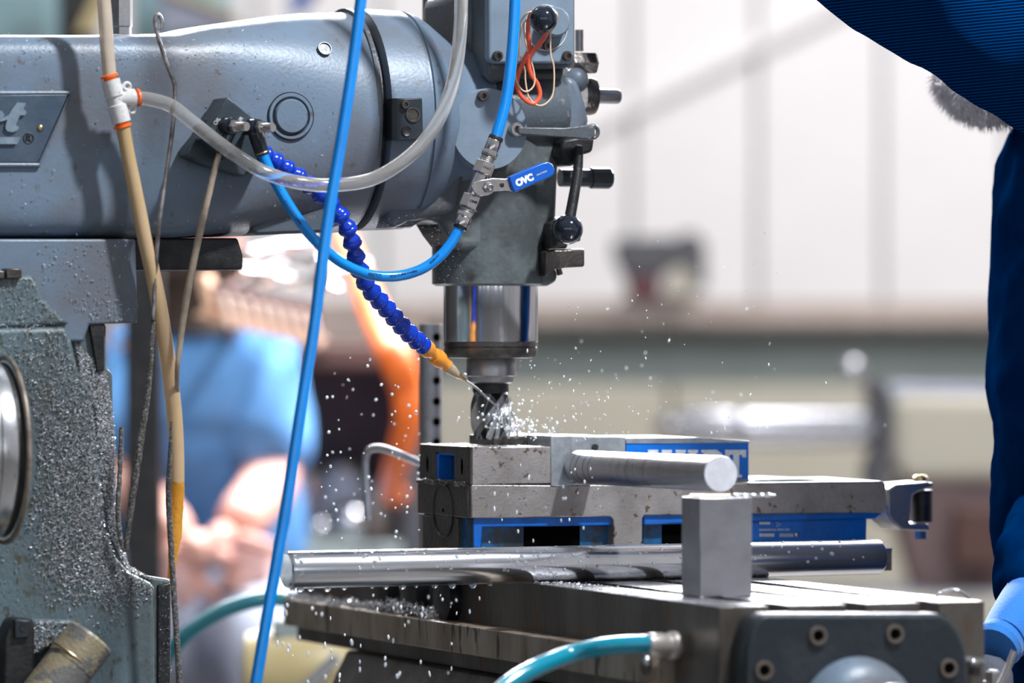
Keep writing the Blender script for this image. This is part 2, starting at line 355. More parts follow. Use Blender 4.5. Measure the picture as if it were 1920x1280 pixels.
wb = tag(mk('wall_back', rbox(B(), -5.0, 5.0, WD + .02, WD + .25, 0, 4.2), 'wallgrey', smooth=False), kind='structure')
tag(mk('wall_left', rbox(B(), -5.2, -5.0, -3.0, WD + .3, 0, 4.2), 'walldark', smooth=False), kind='structure')
tag(mk('wall_right', rbox(B(), 5.0, 5.2, -3.0, WD + .3, 0, 4.2), 'wallwhite', smooth=False), kind='structure')
tag(mk('wall_front', rbox(B(), -5.0, 5.0, -3.2, -3.0, 0, 4.2), 'wallfront', smooth=False), kind='structure')
pw = .262; base = None
for k in range(-19, 19):
    x0 = .905 + k * pw - .262
    if base is None:
        base = mk('panel', rbox(B(), -pw / 2 + .006, pw / 2 - .006, 0, .03, 1.1, 4.2), 'wallwhite', wb, smooth=False, bevel=.004); o = base
    else: o = base.copy(); C.objects.link(o); o.parent = wb
    o.location = R * x0 + F * (WD - .01)
tag(mk('trim_1', tube(B(), [P(1010, 290, D=WD - .028), P(1620, -12, D=WD - .028)], .017, smooth=False), 'wallwhite', wb), label='slanting pale conduit on the white panel wall')

# long cream and grey-green cabinet below the wall
t = thing('long_cabinet', 'long cream cabinet with grey-green upper panel along the white wall', 'cabinet', rp(0, 10.6, 0))
def z_at(py, D): return CAMZ - (py - HY) / FPX * D
mk('backboard', rbox(B(), -1.6, 2.2, 10.85, 10.9, z_at(606, 10.85), z_at(566, 10.85)), 'tanrail', t, bevel=.003)
mk('shadow_line', rbox(B(), -1.6, 2.2, 10.4, 10.9, z_at(624, 10.4), z_at(607, 10.4)), 'steel_dark', t, bevel=.003)  # dark bar put in as the shadow line below the backboard
mk('upper_panel', rbox(B(), -1.6, 2.2, 10.5, 10.85, z_at(722, 10.5), z_at(624, 10.5)), 'greygreen', t, bevel=.004)
for k in range(4):
    x0 = -1.6 + k * .95
    mk('cabinet_body' if k == 0 else 'cabinet_door', rbox(B(), x0 + .004, x0 + .946, 10.42, 10.85, .1, z_at(722, 10.42)), 'cream', t, bevel=.006)
mk('plinth', rbox(B(), -1.55, 2.15, 10.5, 10.85, 0, .1), 'darkgrey', t)

# bench grinder on the cabinet's shelf
D = 10.55
t = thing('bench_grinder', 'dark grey bench grinder with maroon base before the white wall', 'grinder', P(1235, 600, D=D))
def bgl(pts, D, depth): return prism(B(), [P(x, y, D=D) for x, y in pts], F * depth)
mk('motor_housing', bgl([(1150, 447), (1262, 444), (1262, 505), (1246, 518), (1168, 518), (1150, 480)], D, .12), 'darkgrey', t, bevel=.006)
mk('base', bgl([(1168, 514), (1242, 514), (1242, 556), (1180, 556)], D + .01, .11), 'maroon', t, bevel=.004)
mk('wheel_guard', bgl([(1262, 450), (1280, 436), (1305, 436), (1324, 455), (1324, 540), (1300, 545), (1262, 510)], D + .02, .06), 'darkgrey', t, bevel=.004)
mk('front_guard', bgl([(1258, 505), (1278, 500), (1298, 520), (1302, 556), (1250, 556)], D - .02, .03), 'cream', t, bevel=.004)
mk('foot', bgl([(1165, 554), (1320, 554), (1320, 604), (1165, 604)], D + .05, .08), 'tanrail', t, bevel=.004)

# lathe tailstock, right background
D = 8.6; sc = D / FPX
t = thing('lathe', 'cream lathe tailstock with bright steel quill and ball lever behind the vise', 'lathe', rp(.7, D, 0))
def hcyl(parts, py, D, m, name, seg=28, lab=None):   # horizontal turned part: (px, radius px)
    o = P(parts[0][0], py, D=D); s = D / FPX
    mk(name, lathe(B(), [((x - parts[0][0]) * s, r * s) for x, r in parts], o, R, seg), m, t, label=lab)
hcyl([(1392, 30), (1396, 38), (1640, 38), (1655, 42), (1670, 42)], 800, D, 'bgsteel', 'quill')
hcyl([(1268, 6), (1272, 30), (1330, 36), (1375, 36), (1392, 24)], 797, D, 'bgsteel', 'drill_chuck')
hcyl([(1225, 4), (1240, 16), (1268, 20)], 797, D, 'bgsteel', 'centre')
mk('tailstock_body', bgl([(1662, 748), (1700, 735), (1880, 738), (1960, 748), (2000, 800), (1990, 880), (1900, 905), (1690, 905), (1662, 860)], D - .06, .16), 'cream', t, bevel=.02, bseg=3)
mk('tailstock_cap', bgl([(1655, 728), (1700, 718), (1860, 722), (1975, 735), (1975, 758), (1665, 760)], D - .05, .14), 'greypants', t, bevel=.008)
mk('quill_clamp', bgl([(1630, 700), (1665, 715), (1680, 760), (1672, 900), (1690, 980), (1650, 985), (1628, 930), (1620, 880), (1640, 840), (1645, 790), (1625, 735)], D - .1, .12), 'darkgrey', t, bevel=.01)
mk('lever', tube(B(), [P(1600, 694, D=D - .1), P(1625, 725, D=D - .09), P(1650, 760, D=D - .05)], 5.5 * sc, smooth=False), 'bgsteel', t)
mk('lever_ball', ball(B(), P(1598, 690, D=D - .1), 22 * sc), 'bgsteel', t)
mk('tailstock_foot', bgl([(1690, 900), (1930, 900), (1945, 1000), (1950, 1120), (1720, 1120), (1680, 980)], D - .05, .16), 'umber', t, bevel=.01)
mk('bed', prism(B(), [P(1360, 1120, D=D - .1), P(2300, 1120, D=D - .1), P(2300, 1200, D=D - .1), P(1360, 1200, D=D - .1)], F * .3), 'cream', t, bevel=.01)
mk('bed_way', prism(B(), [P(1360, 1100, D=D - .05), P(2300, 1100, D=D - .05), P(2300, 1120, D=D - .05), P(1360, 1120, D=D - .05)], F * .2), 'bgsteel', t)
mk('pedestal', rbox(B(), .45, 1.1, D - .1, D + .25, 0, z_at(1200, D)), 'cream', t, bevel=.02)
mk('handwheel', torus(B(), P(2040, 800, D=D), R, .075, .011), 'bgsteel', t)
mk('gear_box', bgl([(1790, 950), (1885, 950), (1885, 1060), (1790, 1060)], D - .12, .06), 'brown', t, bevel=.006)

# workbench, left background
t = thing('workbench', 'oiled brown wooden workbench with a dark underside, behind the milling machine', 'workbench', rp(-.3, 7.9, 0))
D = 7.9
mk('bench_top', rbox(B(), -1.6, -.10, D, D + .7, z_at(692, D), z_at(642, D)), 'brown', t, bevel=.006)
M['umber'] = mat('umber_panel', (.16, .10, .10), .6, 0, (.10, .07, .075), 5)
mk('back_panel', rbox(B(), -1.6, -.12, D + .3, D + .34, .1, z_at(692, D)), 'umber', t)
mk('side_panel', rbox(B(), -.16, -.12, D + .06, D + .6, 0, z_at(692, D)), 'darkgrey', t, bevel=.003)
mk('side_panel', rbox(B(), -1.6, -1.56, D + .06, D + .6, 0, z_at(692, D)), 'darkgrey', t, bevel=.003)
mk('lower_shelf', rbox(B(), -1.56, -.16, D + .03, D + .6, z_at(1060, D), z_at(1020, D)), 'greygreen', t, bevel=.003)
mk('upper_cabinet', rbox(B(), -1.6, -.14, D + .42, D + .65, z_at(642, D), z_at(566, D)), 'tanrail', t, bevel=.004)
zs = z_at(1020, D)
for i, (px, rr, lab) in enumerate(((655, .030, 'polished steel ball on the lower bench shelf, beside the bent stop rod'), (595, .02, 'small polished steel ball at the left of the lower bench shelf'),)):
    c = P(px, 990, D=D + .08); c.z = zs + rr
    tag(mk('steel_ball', ball(B(), c, rr), 'bgsteel'), lab, 'ball', 'steel balls on the lower bench shelf')
for i, (px, hh, rr, m_, lab) in enumerate(((640, .095, .034, 'greypants', 'pale grey can on the lower bench shelf, behind the larger ball'), (575, .085, .03, 'bgsteel', 'steel canister on the lower bench shelf, left of the pale grey can'), (715, .07, .03, 'tanrail', 'short tan jar on the lower bench shelf, right end'))):
    c = P(px, 990, D=D + .2); c.z = zs
    tt = thing('canister', lab, 'can', c)
    mk('body', lathe(B(), [(0, rr), (hh, rr), (hh, 0)], c, U, 24), m_, tt); mk('lid', lathe(B(), [(0, rr * 1.05), (.012, rr * 1.05), (.016, rr * .8), (.016, 0)], c + U * hh, U, 24), 'steel', tt)

# dark steel post
c = P(270, 1200, D=6.9); c.z = 0
t = thing('dark_post', 'dark square steel post standing in front of the person in the sky blue shirt', 'post', c)
mk('post', rbox(B(), *[(c - rp(0, 0, 0)).dot(R) + q for q in (-.024, .022)], 6.9, 6.94, .012, z_at(430, 6.9)), 'black', t, bevel=.003)
mk('base_plate', rbox(B(), *[(c - rp(0, 0, 0)).dot(R) + q for q in (-.08, .08)], 6.84, 7.0, 0, .012), 'black', t, bevel=.002)

# wooden tool rack with comb front
t = thing('tool_rack', 'tilted pine tool rack with a comb of slats, left background', 'rack', P(490, 620, D=7.0))
D = 7.0
mk('base_board', prism(B(), [P(362, 592, D=D), P(600, 650, D=D), P(604, 632, D=D), P(385, 575, D=D)], F * .18), 'wood', t, bevel=.002)
mk('end_board', prism(B(), [P(365, 515, D=D), P(385, 512, D=D), P(412, 604, D=D), P(393, 606, D=D)], F * .18), 'wood', t, bevel=.002)
for k in range(8):
    x = 412 + k * 24; y = 552 + k * 5.2
    mk('slat', prism(B(), [P(x, y, D=D - .03), P(x + 12, y + 1, D=D - .03), P(x + 24, y + 66, D=D - .03), P(x + 11, y + 62, D=D - .03)], F * .010), M['slat'], t, bevel=.002)
mk('shadow_board', prism(B(), [P(385, 530, D=D + .01), P(600, 566, D=D + .01), P(604, 640, D=D + .01), P(400, 600, D=D + .01)], F * .012), 'umber', t, bevel=.002)  # dark colour stands for the shadow behind the slats
mk('rack_bracket', tube(B(), [P(575, 640, D=D + .15), P(600, 660, D=7.95)], .008, smooth=False), 'brown', t)
mk('rack_bracket', tube(B(), [P(430, 610, D=D + .15), P(440, 655, D=7.95)], .008, smooth=False), 'brown', t)
tools = [((430, 545), (545, 490), 11, 'dark tool holder lying low across the pine rack'), ((470, 470), (600, 452), 9, 'thin bright end mill uppermost on the pine rack'),
         ((500, 535), (700, 492), 8, 'long slim drill reaching furthest right over the pine rack'), ((455, 505), (560, 530), 13, 'thick shiny arbor in the middle of the pine rack'),
         ((540, 470), (640, 500), 12, 'short thick collet holder at the right of the pine rack'), ((470, 455), (500, 540), 9, 'upright steel shank at the left end of the pine rack'),
         ((570, 515), (640, 545), 11, 'stubby cutter lying above the rack slats at right')]
for i, (a, b, r, lab) in enumerate(tools):
    s = D / FPX; pa = P(*a, D=D + .03 + .018 * i); pb = P(*b, D=D + .06 + .016 * i); L = (pb - pa).length
    tt = thing('tool_holder', lab, 'tool', pa, 'cutting tools heaped on the pine rack')
    mk('shank', lathe(B(), [(0, r * .6 * s), (L * .45, r * .9 * s), (L * .45, r * 1.3 * s), (L * .55, r * 1.3 * s)], pa, pb - pa, 18), 'bgsteel' if i % 2 else 'darkgrey', tt)
    mk('cutter', lathe(B(), [(0, r * .8 * s), (L * .4, r * .7 * s), (L * .44, 0)], pa + (pb - pa) * .55, pb - pa, 12), 'bgsteel', tt)

# orange hose
tag(mk('orange_hose', tube(B(), [P(640, 430, D=7.3), P(668, 500, D=7.2), P(705, 590, D=7.05), P(738, 665, D=6.9), P(762, 730, D=6.9), P(764, 790, D=6.9), P(746, 860, D=6.95), P(735, 900, D=7.1), P(738, 925, D=7.5), P(745, 930, D=7.95)], [.012, .014, .019, .022, .021, .018, .016, .015, .015, .015], seg=18), 'bgorange'),
    'thick bright orange hose curving down behind the perforated steel post', 'hose')

# top left background
t = thing('teal_cabinet', 'pale teal machine cabinet showing above the left end of the ram', 'cabinet', rp(-.75, 8.6, 0))
D = 8.6
mk('cabinet_body', rbox(B(), -.98, -.70, D, D + .5, .1, z_at(-60, D)), 'teal', t, bevel=.01)
mk('cabinet_body', rbox(B(), -.60, -.46, D + .1, D + .5, .1, z_at(-60, D)), 'teal', t, bevel=.01)
mk('door', rbox(B(), -.96, -.72, D - .02, D, 1.2, z_at(-20, D)), 'teal', t, bevel=.006)
mk('plinth', rbox(B(), -.98, -.46, D + .12, D + .5, 0, .1), 'darkgrey', t)
c = rp(-.66, 8.3, 0)
t = thing('pillar_stand', 'dark upright stand with a slanting brown brace seen above the ram', 'stand', c)
mk('upright', rbox(B(), -.685, -.63, 8.3, 8.35, 0, z_at(-80, 8.3)), 'black', t, bevel=.003)
mk('brace', prism(B(), [P(140, 62, D=8.1), P(172, 60, D=8.1), P(232, -60, D=8.1), P(200, -60, D=8.1)], F * .04), 'yellowcream', t, bevel=.002)
mk('foot', rbox(B(), -.76, -.55, 8.2, 8.45, 0, .03), 'black', t, bevel=.003)
mk('cross_arm', tube(B(), [P(160, 65, D=8.12), P(140, 90, D=8.32)], .012, smooth=False), 'black', t)
tag(mk('blue_pipe', tube(B(), [P(548, 22, D=9.5), P(590, -30, D=9.5), P(720, -180, D=9.5), P(720, -1200, D=9.5)], .016, smooth=False), 'bgblue'), 'small blurred royal blue pipe above the round end of the ram', 'pipe')  # pipe added to stand in for a small blue spot
t = thing('slanted_shelf', 'slanting pale shelf with a dark edge, blurred above the middle of the ram', 'shelf', P(370, 20, D=8.45))
mk('shelf_board', prism(B(), [P(300, -28, D=8.45), P(440, 26, D=8.45), P(440, 34, D=8.45), P(300, -18, D=8.45)], F * .3), 'yellowcream', t, bevel=.001)
mk('shelf_face', prism(B(), [P(300, -18, D=8.47), P(438, 34, D=8.47), P(438, 60, D=8.47), P(300, 60, D=8.47)], F * .02), 'greypants', t)

# cream casting, bottom left background
D = 6.1; s = D / FPX
c = P(560, 1280, D=D)
t = thing('cream_motor', 'yellow-cream round motor housing with silver lever low behind the table', 'motor', c)
mk('housing', lathe(B(), [(-.07, .02), (-.065, .045), (-.02, .058), (.04, .058), (.06, .045), (.065, .02)], P(572, 1262, D=D + .04), R, 32), 'yellowcream', t)
mk('end_cap', lathe(B(), [(0, .05), (.02, .048), (.025, .02)], P(572, 1262, D=D + .04) + R * .055, R, 28), 'greypants', t)
mk('lever', tube(B(), [P(560, 1300, D=D - .03), P(600, 1262, D=D - .03), P(632, 1230, D=D - .03)], 11 * s, smooth=False), 'bgsteel', t)
mk('bracket', rbox(B(), (c - rp(0, 0, 0)).dot(R) - .05, (c - rp(0, 0, 0)).dot(R) + .06, D, D + .1, 0, z_at(1290, D)), 'darkgrey', t, bevel=.004)
mk('terminal_box', rbox(B(), (c - rp(0, 0, 0)).dot(R) - .03, (c - rp(0, 0, 0)).dot(R) + .05, D, D + .05, z_at(1200, D) , z_at(1160, D)), 'greygreen', t, bevel=.004)

# ==================================================================== people
def skinmesh(name, joints, bones, m, parent, sub=2, disp=0, dscale=.1, label=None):
    me = bpy.data.meshes.new(name); keys = list(joints); idx = {k: i for i, k in enumerate(keys)}
    off = orig(parent)
    me.from_pydata([Vector(joints[k][0]) - off for k in keys], [(idx[a], idx[b]) for a, b in bones], [])
    o = bpy.data.objects.new(name, me); C.objects.link(o); o.parent = parent
    md = o.modifiers.new('skin', 'SKIN'); md.use_smooth_shade = True
    lay = me.skin_vertices[0].data if me.skin_vertices else None
    if lay is None:
        bm = bmesh.new(); bm.from_mesh(me); bm.verts.layers.skin.verify(); bm.to_mesh(me); bm.free(); lay = me.skin_vertices[0].data
    for i, k in enumerate(keys):
        r = joints[k][1]; lay[i].radius = (r, r) if not isinstance(r, tuple) else r; lay[i].use_root = (i == 0)
    ss = o.modifiers.new('sub', 'SUBSURF'); ss.levels = ss.render_levels = sub
    if disp:
        tx = bpy.data.textures.new(name + '_folds', 'CLOUDS'); tx.noise_scale = dscale; tx.noise_depth = 2
        dm = o.modifiers.new('folds', 'DISPLACE'); dm.texture = tx; dm.strength = disp; dm.texture_coords = 'GLOBAL'; dm.mid_level = .5
    me.materials.append(M[m])
    if label: o['label'] = label
    return o
def head(parent, c, r, fwd, skin='skin', hair='hair', beard=None):
    # c: centre of the head, r: half of its height, fwd: where the face looks
    fwd = Vector(fwd).normalized(); side = fwd.cross(U).normalized(); up = side.cross(fwd).normalized(); c = Vector(c)
    bm = B(); bmesh.ops.create_uvsphere(bm, u_segments=32, v_segments=24, radius=1)
    for v in bm.verts:
        x, y, z = v.co                      # x side, y forward, z up
        wdt = .68 * (1 - .22 * max(0, -z)); dep = .82 * (1 - .10 * max(0, -z))
        if z < -.2 and y > 0: y += .06 * (-z)
        nose = math.exp(-((x / .13) ** 2)) * math.exp(-((z + .12) / .2) ** 2) * (.22 if y > 0 else 0)
        brow = math.exp(-((z - .14) / .08) ** 2) * (.03 if y > .3 else 0)
        sock = sum(math.exp(-(((x - e) / .14) ** 2 + ((z - .02) / .09) ** 2)) for e in (-.3, .3)) * (-.06 if y > 0 else 0)
        mouth = math.exp(-((z + .52) / .05) ** 2) * math.exp(-((x / .25) ** 2)) * (-.035 if y > 0 else 0)
        v.co = c + side * x * wdt * r + fwd * (y * dep + nose + brow + sock + mouth) * r + up * z * r
    o = mk('head', bm, skin, parent)
    for e in (-1, 1):
        mk('ear', ball(B(), c + side * e * .68 * r + up * -.02 * r, .17 * r, 12, 8, (.5, .8, 1.2)), skin, o)
        mk('eye', ball(B(), c + side * e * .23 * r + fwd * .70 * r + up * .02 * r, .10 * r, 10, 8), 'white', o)
        mk('iris', ball(B(), c + side * e * .23 * r + fwd * .775 * r + up * .02 * r, .045 * r, 8, 6), 'black', o)
    hb = B(); bmesh.ops.create_uvsphere(hb, u_segments=28, v_segments=18, radius=1)
    kill = [v for v in hb.verts if v.co.z < .12 and v.co.y > -.1 or v.co.z < -.45 or (v.co.y > .55 and v.co.z < .45)]
    bmesh.ops.delete(hb, geom=kill, context='VERTS')
    for v in hb.verts:
        x, y, z = v.co; q = 1.07 + .03 * noise.noise(v.co * 7)
        v.co = c + side * x * .72 * r * q + fwd * y * .86 * r * q + up * z * r * q
    ho = mk('hair', hb, hair, parent); sd = ho.modifiers.new('solid', 'SOLIDIFY'); sd.thickness = .006
    if beard:
        bb = B(); bmesh.ops.create_uvsphere(bb, u_segments=40, v_segments=28, radius=1)
        for v in bb.verts:
            x, y, z = v.co; q = 1 + .12 * noise.noise(v.co * 3) + .03 * noise.noise(v.co * 12)
            v.co = c + side * x * .60 * r * q + fwd * (y * .40 + .36) * r * q + up * (z * .36 * q - .68) * r
        mk('beard', bb, beard, parent, label='grey woolly beard')
        # whisker tufts
        wb_ = B()
        for k in range(2200):
            th = random.uniform(0, 2 * PI); ph = random.uniform(-1, .25)
            n = Vector((math.cos(th) * math.sqrt(max(0, 1 - ph * ph)), math.sin(th) * math.sqrt(max(0, 1 - ph * ph)), ph))
            p0 = c + side * n.x * .60 * r + fwd * (n.y * .40 + .36) * r + up * (n.z * .36 - .68) * r
            dd = (side * n.x * .5 + fwd * n.y * .5 + up * (n.z - .5) + Vector([random.uniform(-.4, .4) for _ in range(3)])).normalized() * random.uniform(.006, .014)
            sw = dd.cross(F).normalized() * .0006
            wb_.faces.new([wb_.verts.new(p0 - sw), wb_.verts.new(p0 + sw), wb_.verts.new(p0 + dd)])
        tag(mk('beard_whiskers', wb_, beard, parent), kind='stuff')
def hand(parent, wrist, direction, palm_n, m, s=1.0, curl=.9, name='hand', thumb=1):
    d = Vector(direction).normalized(); n = Vector(palm_n); n = (n - d * n.dot(d)).normalized(); sd = d.cross(n).normalized() * thumb
    w = Vector(wrist); J = {'w': (w, .026 * s), 'p': (w + d * .045 * s, (.036 * s, .018 * s)), 'k': (w + d * .082 * s, (.036 * s, .015 * s))}; bn = [('w', 'p'), ('p', 'k')]
    o = skinmesh(name, J, bn, m, parent, 2)
    for i, (off, l) in enumerate(((-.030, .068), (-.010, .078), (.010, .073), (.029, .058))):
        a = w + d * .072 * s + sd * off * s; q = {'a': (a, .0095 * s)}; prev = 'a'; ang = 0; pos = a + d * .018 * s; q['b'] = (pos, .0095 * s); bb = [('a', 'b')]; prev = 'b'
        for j, f in enumerate((.45, .32, .23)):
            ang += curl * (.7, .9, .7)[j]; pos = pos + (d * math.cos(ang) + n * math.sin(ang)) * l * f * s; q['c%d' % j] = (pos, (.0092 - .0009 * j) * s); bb.append((prev, 'c%d' % j)); prev = 'c%d' % j
        skinmesh('finger', q, bb, m, o, 2)
    a = w + d * .03 * s - sd * .028 * s
    q = {'a': (a, .012 * s), 'b': (a + (d * .6 - sd * .75 + n * .3).normalized() * .032 * s, .0105 * s)}
    q['c'] = (q['b'][0] + (d * .8 - sd * .2 + n * .6).normalized() * .03 * s, .0095 * s); q['d'] = (q['c'][0] + (d * .7 + n * .8).normalized() * .022 * s, .0085 * s)
    skinmesh('thumb', q, [('a', 'b'), ('b', 'c'), ('c', 'd')], m, o, 2)
    return o

# operator on the right
def pd(px, py, D): return P(px, py, D=D)
foot0 = pd(2120, 1500, 5.0); foot0.z = 0
op = thing('person', 'person in a dark blue work jacket, arm raised, grey beard, at the right edge', 'person', foot0)
hip = pd(2208, 1180, 5.0); chest = pd(2196, 560, 4.98); nk = pd(2060, 110, 5.02)
shN = pd(2070, 112, 4.84); elN = pd(1545, -172, 4.86); wrN = pd(1300, -560, 4.95)
shF = pd(2140, 190, 5.2); elF = pd(2080, 760, 5.12); wrF = pd(1900, 1160, 4.80)
head_c = pd(1896, -38, 5.08)
# body (skin) as one surface
J = {'hip': (hip, .10), 'chest': (chest, .10), 'nk': (nk, .045), 'hd': (head_c - U * .02, .07), 'sn': (shN, .03), 'en': (elN, .03), 'wn': (wrN, .028),
     'sf': (shF, .03), 'ef': (elF, .025), 'wf': (wrF, .02)}
kn1 = hip + Vector((-.02, -.11, -.44)); kn1.z = .50; ft1 = Vector((kn1.x, kn1.y, .09)); kn2 = hip + Vector((.02, .13, 0)); kn2.z = .50; ft2 = Vector((kn2.x + .02, kn2.y, .09))
J.update({'k1': (kn1, .06), 'f1': (ft1, .04), 'k2': (kn2, .06), 'f2': (ft2, .04)})
skinmesh('body', J, [('hip', 'chest'), ('chest', 'nk'), ('nk', 'hd'), ('nk', 'sn'), ('sn', 'en'), ('en', 'wn'), ('nk', 'sf'), ('sf', 'ef'), ('ef', 'wf'), ('hip', 'k1'), ('k1', 'f1'), ('hip', 'k2'), ('k2', 'f2')], 'skin', op, 1)
J = {'hem': (hip + U * -.16, (.175, .165)), 'hip': (hip + U * -.03, (.165, .165)), 'mid': (hip.lerp(chest, .5) + R * -.005, (.178, .17)), 'chest': (chest, (.178, .16)), 'up': (chest.lerp(nk, .72) + R * .02, (.13, .12)), 'nk': (nk + R * .03, .07),
     'sf': (shF, .085), 'uf': (shF.lerp(elF, .5), .07), 'ef': (elF, .06), 'ff': (elF.lerp(wrF, .92), .042)}
skinmesh('jacket', J, [('hem', 'hip'), ('hip', 'mid'), ('mid', 'chest'), ('chest', 'up'), ('up', 'nk'), ('up', 'sf'), ('sf', 'uf'), ('uf', 'ef'), ('ef', 'ff')], 'jacket_plain', op, 4, .04, .10)
J = {'sn': (shN + R * .06 + U * -.03, .10), 's2': (shN, .098), 'un': (shN.lerp(elN, .33), .092), 'u2': (shN.lerp(elN, .68), .086), 'en': (elN, .080), 'fn': (elN.lerp(wrN, .5), .066), 'wn': (wrN, .045)}
skinmesh('raised_sleeve', J, [('sn', 's2'), ('s2', 'un'), ('un', 'u2'), ('u2', 'en'), ('en', 'fn'), ('fn', 'wn')], 'jacket', op, 4, .022, .09, label='ribbed dark blue sleeve')
J = {'hip': (hip + U * -.10, .155), 'waist': (hip + U * .06, .15), 'k1': (kn1, .085), 'f1': (ft1, .07), 'k2': (kn2, .085), 'f2': (ft2, .07)}
skinmesh('trousers', J, [('waist', 'hip'), ('hip', 'k1'), ('k1', 'f1'), ('hip', 'k2'), ('k2', 'f2')], 'denim', op, 2, .02, .1)
for f in (ft1, ft2):
    mk('boot', ball(B(), Vector((f.x - .06, f.y, .05)), .05, 20, 12, (2.7, 1.0, 1.0)), 'black', op)
head(op, head_c, .118, (-.93, -.25, -.30), beard='beard')
# lower sleeve cuff and glove
mk('lower_sleeve', tube(B(), [pd(2060, 960, 4.98), pd(2010, 1050, 4.9), pd(1950, 1115, 4.85), pd(1912, 1160, 4.8), pd(1880, 1200, 4.77)], [.036, .034, .030, .026, .0215], seg=24), 'cuffblue', op, label='bright blue lower sleeve')
mk('glove_cuff', tube(B(), [pd(1880, 1198, 4.77), pd(1872, 1207, 4.765), pd(1866, 1216, 4.76)], [.0215, .0225, .021], seg=24), 'cuffblue', op)
hand(op, pd(1864, 1222, 4.76), (-.35, -.12, -1), (1, -.3, .1), 'glove', .95, .9, 'glove')
hand(op, wrN, wrN - elN, (0, 0, -1), 'glove', 1.05, .8, 'glove')

# person in the sky blue shirt, left background
Dp = 7.55
f0 = pd(420, 1500, Dp); f0.z = 0
p2 = thing('person', 'seated person in a sky blue shirt and pale grey trousers, hands together, left background', 'person', f0)
hip = pd(392, 1150, Dp + .12); chest = pd(385, 760, Dp + .03); nk = pd(372, 560, Dp); hd = pd(362, 375, Dp - .03)
s1 = pd(272, 665, Dp); s2 = pd(488, 665, Dp); e1 = pd(238, 905, Dp - .05); e2 = pd(512, 905, Dp - .05); w1 = pd(335, 1010, Dp - .25); w2 = pd(440, 985, Dp - .25)
J = {'hip': (hip, .07), 'chest': (chest, .08), 'nk': (nk, .055), 'hd': (hd, .07), 's1': (s1, .04), 'e1': (e1, .045), 'w1': (w1, .034), 's2': (s2, .04), 'e2': (e2, .045), 'w2': (w2, .034)}
k1 = hip + R * -.13 - F * .42; k2 = hip + R * .13 - F * .42; g1 = k1 + F * .04; g1.z = .26; g2 = k2 + F * .04; g2.z = .26
J.update({'k1': (k1, .05), 'g1': (g1, .035), 'k2': (k2, .05), 'g2': (g2, .035)})
skinmesh('body', J, [('hip', 'chest'), ('chest', 'nk'), ('nk', 'hd'), ('nk', 's1'), ('s1', 'e1'), ('e1', 'w1'), ('nk', 's2'), ('s2', 'e2'), ('e2', 'w2'), ('hip', 'k1'), ('k1', 'g1'), ('hip', 'k2'), ('k2', 'g2')], 'skin', p2, 2)
J = {'hip': (hip + U * .02, (.15, .12)), 'chest': (chest, (.145, .12)), 'up': (chest.lerp(nk, .5), (.13, .10)), 'nk': (nk + U * -.03, .06), 's1': (s1, .068), 'm1': (s1.lerp(e1, .98), .066), 's2': (s2, .068), 'm2': (s2.lerp(e2, 1.0), .070)}
skinmesh('shirt', J, [('hip', 'chest'), ('chest', 'up'), ('up', 'nk'), ('up', 's1'), ('s1', 'm1'), ('up', 's2'), ('s2', 'm2')], 'shirt', p2, 3, .02, .1)
J = {'hip': (hip + U * -.03, (.16, .12)), 'k1': (k1, .09), 'g1': (g1, .075), 'k2': (k2, .09), 'g2': (g2, .075)}
skinmesh('trousers', J, [('hip', 'k1'), ('k1', 'g1'), ('hip', 'k2'), ('k2', 'g2')], 'greypants', p2, 2, .02, .1)
for f in (g1, g2): mk('shoe', ball(B(), Vector((f.x, f.y, f.z - .05)) - F * .05, .045, 18, 10, (1.2, 2.4, 1.0)), 'black', p2)
head(p2, hd, .115, -F + U * -.35, beard='hair')
mk('neck_shade', tube(B(), [nk + U * .07 - F * .02, nk - U * .015, nk - U * .05], [.066, .078, .085], seg=24), 'hair', p2)  # dark wrap added for the shade on the neck
hand(p2, w1, R * .9 - U * .3 - F * .1, F, 'skin', 1.0, .8, 'hand', 1)
hand(p2, w2, -R * .7 - U * .6 - F * .1, F, 'skin', 1.0, .8, 'hand', -1)
sz = hip.z - .15
sc0 = Vector((hip.x, hip.y, 0))
st_ = thing('stool', 'tall dark workshop stool under the seated person in the sky blue shirt', 'stool', sc0)
mk('seat', lathe(B(), [(sz - .04, .15), (sz - .03, .17), (sz - .005, .17), (sz, .15), (sz, 0)], sc0, U, 32), 'black', st_)
for k in range(4):
    dd = Vector((math.cos(PI / 4 + k * PI / 2), math.sin(PI / 4 + k * PI / 2), 0))
    mk('leg', cyl(B(), sc0 + dd * .11 + U * (sz - .04), sc0 + dd * .19, .013), 'steel_dark', st_)
mk('foot_ring', torus(B(), sc0 + U * .2, U, .165, .009), 'steel_dark', st_)
mk('footrest', prism(B(), [sc0 - F * .50 + R * -.22 + U * .12, sc0 - F * .50 + R * .22 + U * .12, sc0 - F * .18 + R * .22 + U * .12, sc0 - F * .18 + R * -.22 + U * .12], U * .03), 'steel_dark', st_)
for a_ in (-.2, .2): mk('footrest_leg', prism(B(), [sc0 - F * .46 + R * (a_ - .015), sc0 - F * .46 + R * (a_ + .015), sc0 - F * .22 + R * (a_ + .015), sc0 - F * .22 + R * (a_ - .015)], U * .12), 'steel_dark', st_)

# ==================================================================== milling machine
mm = thing('milling_machine', 'blue-grey milling machine with horizontal ram, spindle head, slotted table and chip-covered column', 'machine', (0, 0, 0))
